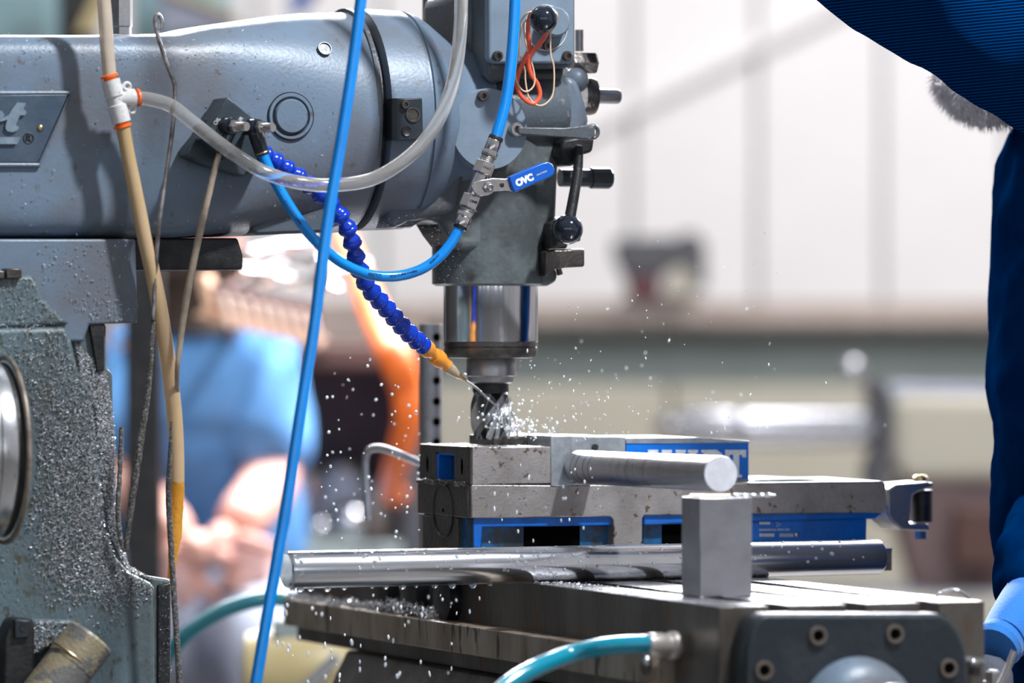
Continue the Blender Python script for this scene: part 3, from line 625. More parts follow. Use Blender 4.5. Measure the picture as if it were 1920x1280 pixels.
# --- ram: lofted casting, boxy at the left, round at the right end
secs = [(-420, 60, 446, 9, .105), (-60, 61, 446, 9, .105), (150, 62, 446, 9, .105), (280, 60, 446, 8, .105), (350, 57, 446, 6.5, .105), (420, 50, 445, 5, .104),
        (490, 40, 443, 3.8, .103), (560, 30, 440, 3.0, .1025), (620, 24, 438, 2.5, .102), (680, 22, 436, 2.15, .101), (712, 21, 435, 2.0, .100)]
rings = []
for (px, yt, yb, n, hw) in secs:
    zt = PZ(px, yt, -hw if n > 5 else -.03); zb = PZ(px, yb, -hw if n > 5 else -.03); zc = (zt + zb) / 2; hh = (zt - zb) / 2; x = PX(px, -hw)
    rg = []
    for k in range(72):
        t = 2 * PI * k / 72; c, s_ = math.cos(t), math.sin(t)
        rg.append(Vector((x, math.copysign(abs(c) ** (2 / n), c) * hw, zc + math.copysign(abs(s_) ** (2 / n), s_) * hh)))
    rings.append(rg)
fine = []
for i in range(len(rings) - 1):
    q = [rings[max(i - 1, 0)], rings[i], rings[i + 1], rings[min(i + 2, len(rings) - 1)]]
    for k in range(4):
        t = k / 4; fine.append([q[1][j].lerp(q[2][j], t) for j in range(72)])
fine.append(rings[-1])
ram = mk('ram', loft(B(), fine), 'paint', mm, angle=60)
ZA = CAMZ - (228 - HY) / FPX * 5.0
XR = PX(712, -.1)
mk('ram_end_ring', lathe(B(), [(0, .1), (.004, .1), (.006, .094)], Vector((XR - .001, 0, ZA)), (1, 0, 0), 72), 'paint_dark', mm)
mk('swivel_gap_ring', lathe(B(), [(0, .090), (.014, .090)], Vector((XR, 0, ZA)), (1, 0, 0), 64), 'black', mm)
XA = XR + .010
prof = [(0, .095), (.002, .1), (.034, .099), (.040, .0985), (.041, .0965), (.043, .0965), (.044, .0985), (.052, .096), (.062, .090), (.075, .080), (.088, .072), (.115, .068)]
ad = mk('swivel_adapter', lathe(B(), prof, Vector((XA, 0, ZA)), (1, 0, 0), 72), 'paint', mm, angle=50)
c0 = P(545, 218, Y=-.1032)
mk('plug_groove', torus(B(), c0 + NY * .0006, NY, 43 * S, 1.1 * S, 48, 6), 'black', ram)
mk('plug_groove', torus(B(), c0 + NY * .0012 + Vector((-.001, 0, -.001)), NY, 33 * S, 1.6 * S, 48, 6), 'black', ram)
mk('bore_plug', lathe(B(), [(-.004, 42 * S), (.0012, 42 * S), (.0018, 41 * S), (.0018, 36 * S), (-.0008, 35 * S), (-.0008, 32 * S), (.003, 31 * S), (.0042, 29 * S), (.0042, 0)], c0, NY, 48), 'paint', ram)
mk('bore_plug', lathe(B(), [(-.003, 13 * S), (.001, 13 * S), (.001, 11 * S), (-.0002, 10.5 * S), (-.0002, 0)], P(609, 91, Y=-.0905), Vector((0, -1, .45)), 28), 'paint_dark', ram)
# raised foot of the ram, groove line, black dovetail
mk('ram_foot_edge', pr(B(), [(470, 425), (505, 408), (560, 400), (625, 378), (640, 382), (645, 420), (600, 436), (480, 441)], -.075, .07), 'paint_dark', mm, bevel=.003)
mk('ram_dovetail', pr(B(), [(200, 446), (446, 446), (456, 478), (455, 506), (200, 506)], -.07, .07), 'black', mm, bevel=.002)
mk('turret_flange', pr(B(), [(-420, 448), (255, 448), (259, 605), (168, 608), (158, 640), (-420, 640)], -.115, .10), 'paint', mm, bevel=.002)
mk('turret_neck', pr(B(), [(-420, 515), (62, 515), (75, 535), (82, 560), (112, 590), (135, 607), (-420, 640)], -.124, .1), 'column', mm, bevel=.004)
mk('clamp_nut', pr(B(), [(12, 503), (40, 503), (42, 522), (12, 522)], -.13, -.11), 'steel_dark', mm, bevel=.001)
mk('clamp_nut', pr(B(), [(-10, 506), (9, 508), (9, 522), (-10, 522)], -.13, -.11), 'steel_dark', mm, bevel=.001)
# nameplate
npl = mk('nameplate', pr(B(), [(-140, 179), (128, 177), (72, 305), (-140, 305)], -.1085, -.10), 'emblem', mm, bevel=.0008, label='dark blue-grey nameplate with raised script letters')
mk('nameplate_rim', tube(B(), [P(-140, 175, Y=-.107), P(131, 174, Y=-.107), P(73, 309, Y=-.107), P(-140, 309, Y=-.107)], .0022, seg=8, smooth=False), 'paint', npl)
lt = [(32, 192), (49, 193), (43, 207), (47, 206), (50, 211), (46, 216), (38, 216), (30, 232), (31, 236), (36, 238), (33, 244), (24, 248), (14, 246), (10, 240), (12, 230), (14, 224), (5, 227), (-3, 228), (-3, 222), (8, 220), (16, 216), (22, 206)]
mk('letter', pr(B(), lt, -.1112, -.108), 'emblem_hi', npl, smooth=False)
mk('letter', pr(B(), [(-30, 200), (-10, 206), (4, 208), (9, 216), (4, 222), (-6, 226), (-14, 222), (-20, 240), (-34, 240)], -.1112, -.108), 'emblem_hi', npl, smooth=False)
mk('underline', pr(B(), [(-140, 258), (39, 257), (32, 270), (-140, 270)], -.1112, -.108), 'emblem_hi', npl, smooth=False)
mk('register_ring', torus(B(), P(53.5, 259, Y=-.1088), NY, 9 * S, 1.0 * S), 'black', npl)
text('register_letter', 'R', 15 * S, P(53.5, 259, Y=-.1092), 'black', npl, bold=.0002)
mk('rivet', ball(B(), P(75.5, 239.5, Y=-.1085), 6 * S, 16, 10, (1, .7, 1)), 'brass', npl)
# hexagonal bar standing on the ram
tag(mk('hex_bar', lathe(B(), [(-.002, 19 * S), (.004, 19 * S), (.005, 21 * S), (.07, 21 * S)], P(228, 60, Y=-.05), U, 6), 'steel'), 'hexagonal steel bar standing upright on top of the ram', 'bar')

# --- head
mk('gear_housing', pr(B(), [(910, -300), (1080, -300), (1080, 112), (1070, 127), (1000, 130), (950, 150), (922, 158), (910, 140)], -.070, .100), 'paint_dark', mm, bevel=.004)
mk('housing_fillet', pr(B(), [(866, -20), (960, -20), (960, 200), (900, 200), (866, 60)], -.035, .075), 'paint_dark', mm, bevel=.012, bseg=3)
gp = mk('gear_cover_plate', pr(B(), rrect(916, -300, 1077, 119, 14), -.082, -.070), 'paint_side', mm, bevel=.0025, bseg=3)
for px, py in ((932, 105), (1063, 105)): screw_y(gp, px, py, -.083, 9.5, .004)
mk('speed_dial_boss', lathe(B(), [(0, 30 * S), (.012, 28 * S), (.014, 24 * S), (.014, 0)], P(1033, 42, Y=-.082), NY, 32), 'paint_side', gp)
mk('dial_scale', torus(B(), P(1024, 52, Y=-.083), NY, 42 * S, .8 * S), 'white', gp)
kn = mk('lever_knob', ball(B(), P(1019, 36, Y=-.135), 26 * S, 32, 20), 'plastic_black', mm, label='glossy black ball knob')
mk('knob_stem', cyl(B(), P(1019, 36, Y=-.13), P(1040, 38, Y=-.08), 7 * S), 'steel', kn)
mk('set_screw', lathe(B(), [(0, 8 * S), (.004, 8 * S), (.004, 4 * S), (.001, 3 * S)], P(1025, 86, Y=-.082), NY, 16), 'steel_dark', gp)
# main head casting
hp = [(845, 158), (880, 150), (935, 122), (1070, 122), (1076, 150), (1070, 175), (1068, 228), (1052, 262), (1049, 330), (1046, 405), (1034, 440), (1012, 470),
      (860, 470), (838, 440), (826, 420), (812, 411), (795, 414), (775, 427), (740, 430), (740, 360), (780, 170)]
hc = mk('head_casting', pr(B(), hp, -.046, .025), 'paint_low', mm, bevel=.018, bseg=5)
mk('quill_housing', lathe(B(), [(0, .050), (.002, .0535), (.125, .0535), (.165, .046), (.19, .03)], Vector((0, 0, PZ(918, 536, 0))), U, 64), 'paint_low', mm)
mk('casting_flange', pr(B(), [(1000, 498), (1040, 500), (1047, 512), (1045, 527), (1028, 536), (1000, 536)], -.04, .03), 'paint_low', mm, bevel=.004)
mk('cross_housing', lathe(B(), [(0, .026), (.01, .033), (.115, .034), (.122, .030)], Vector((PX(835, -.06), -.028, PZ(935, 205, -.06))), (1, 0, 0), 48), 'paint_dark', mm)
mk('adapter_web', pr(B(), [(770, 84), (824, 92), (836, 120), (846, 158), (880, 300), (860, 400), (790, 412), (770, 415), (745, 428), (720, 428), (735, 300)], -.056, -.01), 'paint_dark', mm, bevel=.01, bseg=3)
cv = mk('round_cover', lathe(B(), [(-.004, 75 * S), (.016, 75 * S), (.018, 73.5 * S), (.018, 0)], P(905, 243, Y=-.064), NY, 64), 'paint_side', mm)
screw_y(cv, 904, 180, -.083, 10, .004); screw_y(cv, 965, 243, -.083, 13, .007, 'steel')
cb = mk('clamp_block', pr(B(), [(735, 184), (792, 184), (794, 262), (735, 262)], -.110, -.092), 'bracket', mm, bevel=.001)
screw_y(cb, 759, 196, -.1105, 8, .003)
mk('recess', lathe(B(), [(-.001, 14 * S), (.0012, 14 * S), (.0012, 11 * S), (.0003, 10 * S), (.0003, 0)], P(774, 215, Y=-.110), NY, 24), 'steel_dark', cb)
mk('recess', lathe(B(), [(-.001, 9 * S), (.0012, 9 * S), (.0003, 6 * S), (.0003, 0)], P(762, 246, Y=-.110), NY, 20), 'black', cb)
# right hand side controls
XF = Vector((1, 0, 0))
mk('stop_pin', cyl(B(), P(1086, 96, Y=-.02), P(1086, 56, Y=-.02), 8 * S), 'steel', mm)
mk('hex_knob', lathe(B(), [(0, 22 * S), (.022, 22 * S), (.024, 19 * S)], P(1070, 118, Y=-.03), XF, 6), 'steel_dark', mm, angle=20)
mk('casting_ear', ball(B(), P(1080, 150, Y=-.035), 24 * S, 20, 12, (1, 1, 1)), 'paint', mm)
mk('side_boss', pr(B(), [(1060, 140), (1085, 150), (1098, 190), (1108, 230), (1085, 260), (1050, 262)], -.050, .02), 'paint', mm, bevel=.006, bseg=3)
mk('feed_dial', lathe(B(), [(0, 34 * S), (.008, 36 * S), (.012, 34 * S)], P(1090, 180, Y=-.02), XF, 40), 'steel_dark', mm)
mk('feed_shaft', lathe(B(), [(0, 14 * S), (.026, 14 * S), (.028, 12 * S)], P(1108, 180, Y=-.02), XF, 24), 'steel', mm)
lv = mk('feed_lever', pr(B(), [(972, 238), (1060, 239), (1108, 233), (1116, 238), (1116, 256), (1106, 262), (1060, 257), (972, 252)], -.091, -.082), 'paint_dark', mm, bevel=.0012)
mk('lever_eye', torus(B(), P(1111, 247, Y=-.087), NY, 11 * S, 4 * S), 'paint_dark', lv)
mk('lever_hub', pr(B(), [(1055, 262), (1085, 255), (1116, 258), (1112, 285), (1086, 292), (1078, 310), (1066, 312), (1050, 290)], -.068, -.03), 'black', mm, bevel=.003)
mk('hub_pin', cyl(B(), P(1086, 278, Y=-.07), P(1086, 278, Y=-.064), 7 * S), 'steel', mm)
st = mk('handle_rod', tube(B(), [P(1086, 275, Y=-.075), P(1082, 330, Y=-.08), P(1068, 412, Y=-.088)], [8 * S, 9.5 * S, 10.5 * S]), 'black', mm)
mk('handle_ball', ball(B(), P(1065, 430, Y=-.088), 28 * S, 28, 18), 'plastic_black', mm)
mk('side_sleeve', lathe(B(), [(0, 17 * S), (.03, 17 * S), (.03, 20 * S), (.048, 20 * S), (.05, 17 * S)], P(1050, 333, Y=-.02), XF, 12), 'bracket', mm, angle=20)
mk('stop_block', pr(B(), [(1031, 418), (1060, 405), (1090, 418), (1090, 452), (1066, 456), (1064, 466), (1031, 466)], -.062, -.01), 'black', mm, bevel=.002)
mk('depth_stop_bracket', pr(B(), [(1022, 470), (1040, 467), (1097, 466), (1097, 500), (1060, 502), (1040, 505), (1022, 520)], -.060, .0), 'steel_dark', mm, bevel=.002)
mk('bracket_screw', lathe(B(), [(0, 6 * S), (.006, 6 * S)], P(1047, 503, Y=-.04), (.3, 0, -1), 6), 'steel_dark', mm)
# quill and spindle
def zq(py): return CAMZ - (py - HY) / FPX * 5.0
ql = mk('quill', lathe(B(), [(zq(640), .0428), (zq(639), .043), (zq(530), .043)], (0, 0, 0), U, 72), 'chrome', mm)
qc = mk('quill_collar', lathe(B(), [(zq(671), .036), (zq(670), .0405), (zq(664), .0425), (zq(652), .0426), (zq(651.3), .0420), (zq(650), .0420), (zq(649), .043), (zq(641), .043), (zq(640.4), .0423), (zq(639), .0423)], (0, 0, 0), U, 72), 'steel_dark', mm)
mk('spindle_nose', lathe(B(), [(zq(719), .017), (zq(716), .0205), (zq(706), .0215), (zq(704), .0228), (zq(676), .0228), (zq(672), .0215), (zq(668), .0215)], (0, 0, 0), U, 48), 'steel', mm)

# --- column and turret
mk('column_body', pr(B(), [(-420, 600), (200, 606), (200, 688), (212, 700), (214, 800), (221, 960), (228, 1020), (242, 1058), (268, 1077), (322, 1086), (322, 3300), (-420, 3300)], -.108, .12), 'column', mm, bevel=.003)
mk('column_face', pr(B(), [(-420, 618), (126, 612), (136, 640), (146, 690), (170, 730), (180, 800), (189, 900), (199, 990), (215, 1040), (243, 1072), (285, 1093), (292, 1102), (293, 3300), (-420, 3300)], -.125, -.10), 'column', mm, bevel=.005, bseg=3)
mk('column_way', pr(B(), [(168, 606), (196, 606), (196, 695), (182, 697)], -.113, .10), 'black', mm, bevel=.001)
mk('column_shade_strip', pr(B(), [(296, 1096), (320, 1092), (320, 3300), (296, 3300)], -.1105, .10), 'black', mm, bevel=.0015)  # shade on the recessed strip is put in as black
# --- lower left bracket and elbow fitting
mk('guard_bracket', pr(B(), [(5, 1400), (8, 1195), (22, 1162), (34, 1158), (62, 1160), (66, 1180), (66, 1400)], -.150, -.12), 'black', mm, bevel=.003)
mk('bracket_lug', pr(B(), [(28, 1161), (57, 1163), (55, 1195), (28, 1197)], -.154, -.148), 'bracket', mm, bevel=.001)
mk('lug_hole', lathe(B(), [(0, 6.3 * S), (.0006, 6.3 * S)], P(43.5, 1177, Y=-.154), NY, 20), 'black', mm)
mk('bracket_arm', pr(B(), [(60, 1160), (140, 1162), (155, 1180), (150, 1200), (110, 1205), (80, 1225), (60, 1230)], -.14, -.12), 'column', mm, bevel=.003)
pa = P(60, 1330, Y=-.16); pb = P(150, 1212, Y=-.16)
mk('pipe_elbow', lathe(B(), [(0, .022), ((pb - pa).length * .55, .022), ((pb - pa).length * .56, .0225), ((pb - pa).length * .96, .0225), ((pb - pa).length, .0205)], P(82, 1310, Y=-.16), pb - pa, 36),
   mat('chip_stained_fitting', (.30, .25, .16), .4, .2, (.17, .16, .15), 45, (.48, .52), .5, 300), mm)
mk('elbow_seam', torus(B(), pb + (pb - pa).normalized() * -.012, pb - pa, .0222, .0009), 'brass', mm)

# --- knee, saddle and table
TX0, TX1 = -.028, .209; TY0, TY1 = -.598, .47
bm = B()
z = TOP; d1 = .011; d2 = .022; w1, w2 = .0085, .014
cs = [TX0 + .052, TX0 + .121, TX0 + .187]
pts = [(TX0, z)]
for c in cs: pts += [(c - w1, z), (c - w1, z - d1), (c - w2, z - d1), (c - w2, z - d2), (c + w2, z - d2), (c + w2, z - d1), (c + w1, z - d1), (c + w1, z)]
pts += [(TX1, z), (TX1, z - .085), (TX0, z - .085)]
tb = mk('table', prism(B(), [Vector((x, TY0, zz)) for x, zz in pts], (0, TY1 - TY0, 0)), 'table_side', mm, smooth=False, bevel=.0007, bseg=1)
edges = [TX0] + [c + s_ * w1 for c in cs for s_ in (-1, 1)] + [TX1]
for k in range(0, 8, 2):
    mk('table_land', box(B(), (edges[k] + .0003, TY0 + .0003, z - .0006), (edges[k + 1] - .0003, TY1, z + .0002)), 'table', tb, smooth=False)
mk('table_lip', box(B(), (TX0 - .024, -.505, TOP - .068), (TX0 + .005, .44, TOP - .042)), 'lip', mm, bevel=.0012)
for yy in (.02, .11, .19):
    mk('side_boss', lathe(B(), [(0, .022), (.012, .022), (.014, .018)], Vector((TX0 - .0, yy, TOP - .022)), (-1, 0, 0), 28), 'black', mm)
mk('saddle', box(B(), (-.02, -.22, TOP - .19), (.20, .24, TOP - .086)), 'black', mm, bevel=.006)
mk('saddle_wing', prism(B(), [Vector((-.055, -.26, TOP - .125)), Vector((.2, -.26, TOP - .125)), Vector((.2, -.26, TOP - .098)), Vector((-.035, -.26, TOP - .085))], (0, .56, 0)), 'steel_dark', mm, bevel=.003)
mk('knee', box(B(), (-.20, -.14, .35), (.22, .16, TOP - .18)), 'bracket', mm, bevel=.012)
mk('elevating_screw', cyl(B(), (.1, 0, .1), (.1, 0, .4), .03), 'steel_dark', mm)
mk('machine_base', box(B(), (-.75, -.22, 0), (.35, .22, .11)), 'column', mm, bevel=.012)
mk('feed_nut', lathe(B(), [(0, .02), (.03, .02), (.035, .03), (.06, .03)], Vector((-.06, -.05, TOP - .13)), (0, 1, 0), 24), 'steel_dark', mm)
# bearing bracket on the table end
YB = TY0 - .032
bp = [(1393, 1420), (1400, 1215), (1412, 1172), (1428, 1152), (1440, 1150), (1762, 1150), (1782, 1160), (1800, 1185), (1812, 1218), (1816, 1250), (1812, 1420)]
bk = mk('bearing_bracket', pr(B(), bp, YB, TY0), 'bracket', mm, bevel=.004, bseg=3)
for (x, y) in ((1533, 1191), (1677, 1188), (1432, 1256), (1778, 1252)):
    c = P(x, y, Y=YB)
    mk('bolt_collar', lathe(B(), [(-.002, 17 * S * .93), (.0022, 17 * S * .93), (.0026, 15.5 * S), (.0026, 10.8 * S), (.0004, 10.2 * S)], c, NY, 24), mat('collar_ring_metal', (.17, .14, .12), .4, .5), bk)
    mk('bolt_socket', lathe(B(), [(-.001, 9.5 * S), (.0014, 9.5 * S)], c, NY, 6), 'void', bk)
hub = P(1608, 1350, Y=YB)
mk('screw_hub', lathe(B(), [(-.002, .052), (.008, .050), (.018, .044), (.024, .034), (.025, .030)], hub, NY, 48), 'paint', bk)
mk('dial', lathe(B(), [(.0, .034), (.045, .034), (.048, .031), (.048, 0)], hub + NY * .025, NY, 48), 'steel', bk)
mk('oil_hole', box(B(), (TX1 - .014, TY0 - .0006, TOP - .060), (TX1 - .004, TY0 + .002, TOP - .054)), 'black', mm)
mk('stop_lug', prism(B(), [P(1800, 1228, Y=TY0 - .02), P(1848, 1234, Y=TY0 - .02), P(1848, 1242, Y=TY0 - .02), P(1800, 1240, Y=TY0 - .02)], (0, .03, 0)), 'steel', mm)
mk('stop_screw', ball(B(), P(1826, 1240, Y=TY0 - .025), 6 * S, 12, 8, (1.6, 1, .8)), 'chrome', mm)
ch = mk('crank_handle', tube(B(), [P(1866, 1300, D=4.6), P(1888, 1256, D=4.6), P(1902, 1220, D=4.6)], .0029), 'chrome', mm, label='slim chrome crank rod')
mk('crank_nut', lathe(B(), [(0, .007), (.012, .007), (.014, .004)], P(1862, 1286, D=4.62), U, 6), 'steel', ch)
mk('crank_arm', tube(B(), [P(1862, 1290, D=4.62), Vector((TX1, TY0 + .12, TOP - .09))], .008, smooth=False), 'steel_dark', mm)

# --- milling cutter
ct = thing('milling_cutter', 'four-flute steel end mill held in the spindle, cutting at the vise', 'cutter', (0, 0, zq(825)))
mk('shank_ring', lathe(B(), [(zq(737), .0155), (zq(733), .0165), (zq(722), .0165), (zq(716), .015)], (0, 0, 0), U, 36), 'black', ct)
rings = []; zb, zt = zq(823), zq(735)
for i in range(41):
    f = i / 40; zz = zb + (zt - zb) * f; tw = f * 1.9; rg = []
    for k in range(72):
        th = 2 * PI * k / 72; q = (th * 4 / (2 * PI)) % 1.0
        r = .0184 if q < .30 else .0184 - .0100 * math.sin(PI * min(1, (q - .30) / .70)) ** .7
        if f > .95: r *= 1 - (f - .95) * 2.0
        rg.append(Vector((r * math.cos(th + tw), r * math.sin(th + tw), zz)))
    rings.append(rg)
mk('flutes', loft(B(), rings), mat('cutter_steel', (.26, .255, .26), .25, 1.0), ct, angle=28)

# ==================================================================== vise
YV, YE = -.076, .058
vs = thing('machine_vise', 'bare iron and blue machine vise bolted on the slotted table', 'vise', P(1000, 1076, Z=TOP))
bd = mk('body', pr(B(), [(884, 908), (1040, 909), (1420, 905), (1655, 902), (1661, 906), (1663, 955), (1655, 961), (1208, 966), (1205, 972), (1205, 1060), (1150, 1060), (1150, 974), (1144, 968), (884, 972)], YV, YE), 'cast', vs, bevel=.0012)
X0 = PX(884, YV)                       # plane of the vise's left end
zA, zB_ = PZ(884, 838, YV), PZ(884, 908, YV)
jb = mk('rear_jaw', box(B(), (X0 + .016, YV, zB_), (PX(1034, YV), YE, zA)), 'cast', vs, bevel=.001)
ef = B(); y1, y2 = YV + .026, YV + .092; zi0, zi1 = zA - .031, zA - .0065
y1, y2 = YV + .040, YV + .090
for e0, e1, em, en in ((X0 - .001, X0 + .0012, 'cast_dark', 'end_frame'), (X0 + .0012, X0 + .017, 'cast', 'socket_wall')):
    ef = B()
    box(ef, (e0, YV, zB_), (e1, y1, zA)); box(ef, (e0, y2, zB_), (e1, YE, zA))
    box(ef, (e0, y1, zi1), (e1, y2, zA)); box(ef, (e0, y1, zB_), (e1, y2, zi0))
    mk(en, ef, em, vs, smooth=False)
box_ = B(); box(box_, (X0 + .012, y1 + .0005, zi0 + .0005), (X0 + .016, y2 - .0005, zi1 - .0005)); mk('socket_back', box_, 'viseblue_dirty', vs)
bl = B(); box(bl, (X0 - .0006, y2 - .006, zi0), (X0 + .014, y2, zi1)); box(bl, (X0 - .0006, y1, zi1 - .002), (X0 + .014, y2, zi1)); box(bl, (X0 - .0006, y1, zi0), (X0 + .014, y1 + .003, zi1))
mk('socket_lining', bl, 'viseblue', vs, bevel=.0004)
for yy in (YV + .022, YV + .113):
    mk('slot', ball(B(), Vector((X0 - .0008, yy, zA - .018)), .006, 16, 10, (.12, .5, 1.3)), 'void', vs)
zC = PZ(884, 972, YV); zD = TOP
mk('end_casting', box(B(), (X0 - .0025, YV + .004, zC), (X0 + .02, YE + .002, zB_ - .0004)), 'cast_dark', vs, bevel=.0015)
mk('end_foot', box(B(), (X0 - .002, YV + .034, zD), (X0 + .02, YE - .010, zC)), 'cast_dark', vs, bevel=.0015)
rb = B()
for k in range(40):
    pass
tor = B(); torus(tor, Vector((0, 0, 0)), (1, 0, 0), 1, .03, 48, 6)
for v in tor.verts: v.co = Vector((X0 - .0026 + v.co.x * .02, (YV + YE) / 2 + v.co.y * .026, (zB_ + zC) / 2 - .010 + v.co.z * .024))
mk('casting_mark', tor, 'black', vs)
mk('casting_mark', ball(B(), Vector((X0 - .0026, (YV + YE) / 2, (zB_ + zC) / 2 - .01)), .002, 10, 6, (.3, 1, 1)), 'void', vs)
mk('coolant_bead', tube(B(), [Vector((X0 - .003, YV + .008 + k * .0104, zB_ + .0008 * math.sin(k * 2.1))) for k in range(13)], .0022, seg=8, rough=.25), 'steel_dark', vs)
# blue recess under the body
mk('blue_band', pr(B(), [(888, 966), (1150, 962), (1150, 984), (1148, 985), (905, 988), (900, 1064), (888, 1064)], YV + .004, YE - .004), 'viseblue', vs, bevel=.002)
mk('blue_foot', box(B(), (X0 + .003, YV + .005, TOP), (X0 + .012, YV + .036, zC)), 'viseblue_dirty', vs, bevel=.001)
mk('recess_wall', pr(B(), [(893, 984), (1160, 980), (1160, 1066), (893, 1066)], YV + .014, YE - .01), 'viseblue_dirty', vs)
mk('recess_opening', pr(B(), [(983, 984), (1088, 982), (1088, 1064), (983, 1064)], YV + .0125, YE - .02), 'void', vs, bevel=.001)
mk('blue_band', pr(B(), [(1206, 962), (1660, 958), (1642, 973), (1206, 984)], YV + .003, YE - .004), 'viseblue', vs, bevel=.002)
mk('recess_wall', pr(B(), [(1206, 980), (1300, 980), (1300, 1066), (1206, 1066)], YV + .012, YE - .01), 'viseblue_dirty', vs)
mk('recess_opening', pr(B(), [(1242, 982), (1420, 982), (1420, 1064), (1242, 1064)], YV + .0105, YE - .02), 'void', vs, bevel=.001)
mk('blue_side', pr(B(), [(1390, 970), (1626, 968), (1624, 1062), (1390, 1062)], YV + .006, YE - .006), 'viseblue', vs, bevel=.0015)
lp = mk('label_plate', pr(B(), [(1408, 973), (1500, 972), (1498, 1012), (1408, 1013)], YV + .0052, YV + .007), 'viseblue', vs)
for (a, b, c, d) in ((1424, 978, 1444, 983), (1424, 1000, 1452, 1006), (1462, 1000, 1488, 1006)):
    mk('label_field', pr(B(), [(a, b), (c, b), (c, d), (a, d)], YV + .0046, YV + .0054), 'jaw', lp)
text('label_lettering', 'MINNEAPOLIS, MINN USA', 5.5 * S, P(1452, 993, Y=YV + .0048), 'white', lp, extrude=.0001)
tri = B(); torus(tri, P(1459, 983, Y=YV + .005), NY, 5 * S, .5 * S, 3, 5); mk('label_emblem', tri, 'white', lp)
mk('label_screw', ball(B(), P(1494, 1002, Y=YV + .005), 4 * S, 10, 6, (1, .4, 1)), 'brass', lp)
# jaws
mk('jaw_plate', pr(B(), [(1033, 817), (1071, 817), (1071, 911), (1033, 911)], YV - .001, YE - .004), 'jaw', vs, bevel=.0007)
mk('jaw_plate', pr(B(), [(1071, 817), (1173, 819), (1173, 900), (1071, 900)], YV + .026, YE - .004), 'jaw', vs, bevel=.0007)
mk('jaw_screw', lathe(B(), [(0, 6 * S), (.002, 6 * S)], P(1115, 838, Y=YV + .026), NY, 18), 'black', vs)
wp = tag(mk('workpiece', pr(B(), [(925, 817), (1036, 817), (1036, 840), (925, 840)], -.018, .045), 'steel_dark', bevel=.0006), 'flat dark steel workpiece on the vise jaw under the end mill', 'workpiece')
bkm = mk('movable_jaw', pr(B(), [(1174, 829), (1404, 829), (1404, 905), (1174, 905)], YV + .028, YE), 'signblue', vs, bevel=.0006)
mk('jaw_top', pr(B(), [(1174, 821), (1310, 820), (1405, 826), (1405, 830), (1174, 831)], YV + .027, YE + .001), 'jaw', bkm, bevel=.0003)
mk('jaw_foot', pr(B(), [(1174, 898), (1404, 898), (1404, 906), (1174, 906)], YV + .0272, YE), 'cast', bkm)
YL = YV + .0282
def let(polys):
    for p in polys: yield p
LT = {'T': [[(1360, 843), (1399, 843), (1399, 857), (1393, 857), (1391, 852), (1386, 852), (1386, 889), (1391, 890), (1391, 895), (1370, 895), (1370, 890), (1375, 889), (1375, 852), (1369, 852), (1367, 857), (1360, 857)]],
      'R': [[(1315, 843), (1344, 843), (1354, 850), (1354, 862), (1346, 869), (1357, 890), (1357, 895), (1347, 895), (1335, 871), (1331, 871), (1331, 889), (1335, 890), (1335, 895), (1315, 895), (1315, 890), (1320, 889), (1320, 849), (1315, 848)]],
      'U': [[(1267, 843), (1286, 843), (1286, 848), (1282, 849), (1282, 880), (1288, 886), (1294, 880), (1294, 849), (1290, 848), (1290, 843), (1309, 843), (1309, 848), (1305, 849), (1305, 884), (1296, 895), (1280, 895), (1271, 884), (1271, 849), (1267, 848)]],
      'K': [[(1215, 843), (1234, 843), (1234, 848), (1230, 849), (1230, 864), (1244, 849), (1241, 848), (1241, 843), (1260, 843), (1260, 848), (1256, 849), (1242, 864), (1257, 889), (1262, 890), (1262, 895), (1246, 895), (1234, 871), (1230, 875), (1230, 889), (1234, 890), (1234, 895), (1215, 895), (1215, 890), (1219, 889), (1219, 849), (1215, 848)]]}
for k, pl in LT.items():
    for p in pl: mk('letter', pr(B(), p, YL - .001, YL), 'white', bkm, smooth=False)
mk('body_cap', pr(B(), [(1420, 899), (1500, 897), (1560, 900), (1562, 906), (1420, 906)], YV + .02, YE - .02), 'jaw', vs, bevel=.001)
mk('way_top', pr(B(), [(1040, 908.5), (1420, 904.5), (1655, 901.5), (1655, 903), (1420, 906), (1040, 910)], YV + .0008, YE), 'jaw', vs)
# screw and clevis at the right end
hs = mk('vise_screw', lathe(B(), [(0, 12 * S), (.018, 12 * S), (.026, 15 * S), (.034, 15 * S)], P(1640, 955, Y=-.01), XF, 28), 'steel', vs)
mk('clevis', pr(B(), [(1664, 918), (1680, 908), (1740, 903), (1752, 905), (1750, 914), (1722, 922), (1712, 928), (1706, 982), (1740, 980), (1746, 988), (1744, 996), (1690, 993), (1672, 978), (1664, 962)], -.035, .012), 'steel', vs, bevel=.002)
mk('clevis_roller', cyl(B(), P(1729, 918, Y=-.012), P(1729, 978, Y=-.012), 20 * S), 'black', vs)
mk('clevis_pin', lathe(B(), [(0, 15 * S), (.005, 15 * S), (.007, 10 * S)], P(1726, 904, Y=-.012), U, 24), 'brass', vs)
mk('clevis_nut', lathe(B(), [(0, 13 * S), (.009, 13 * S)], P(1727, 1010, Y=-.012), U, 6), 'steel', vs)

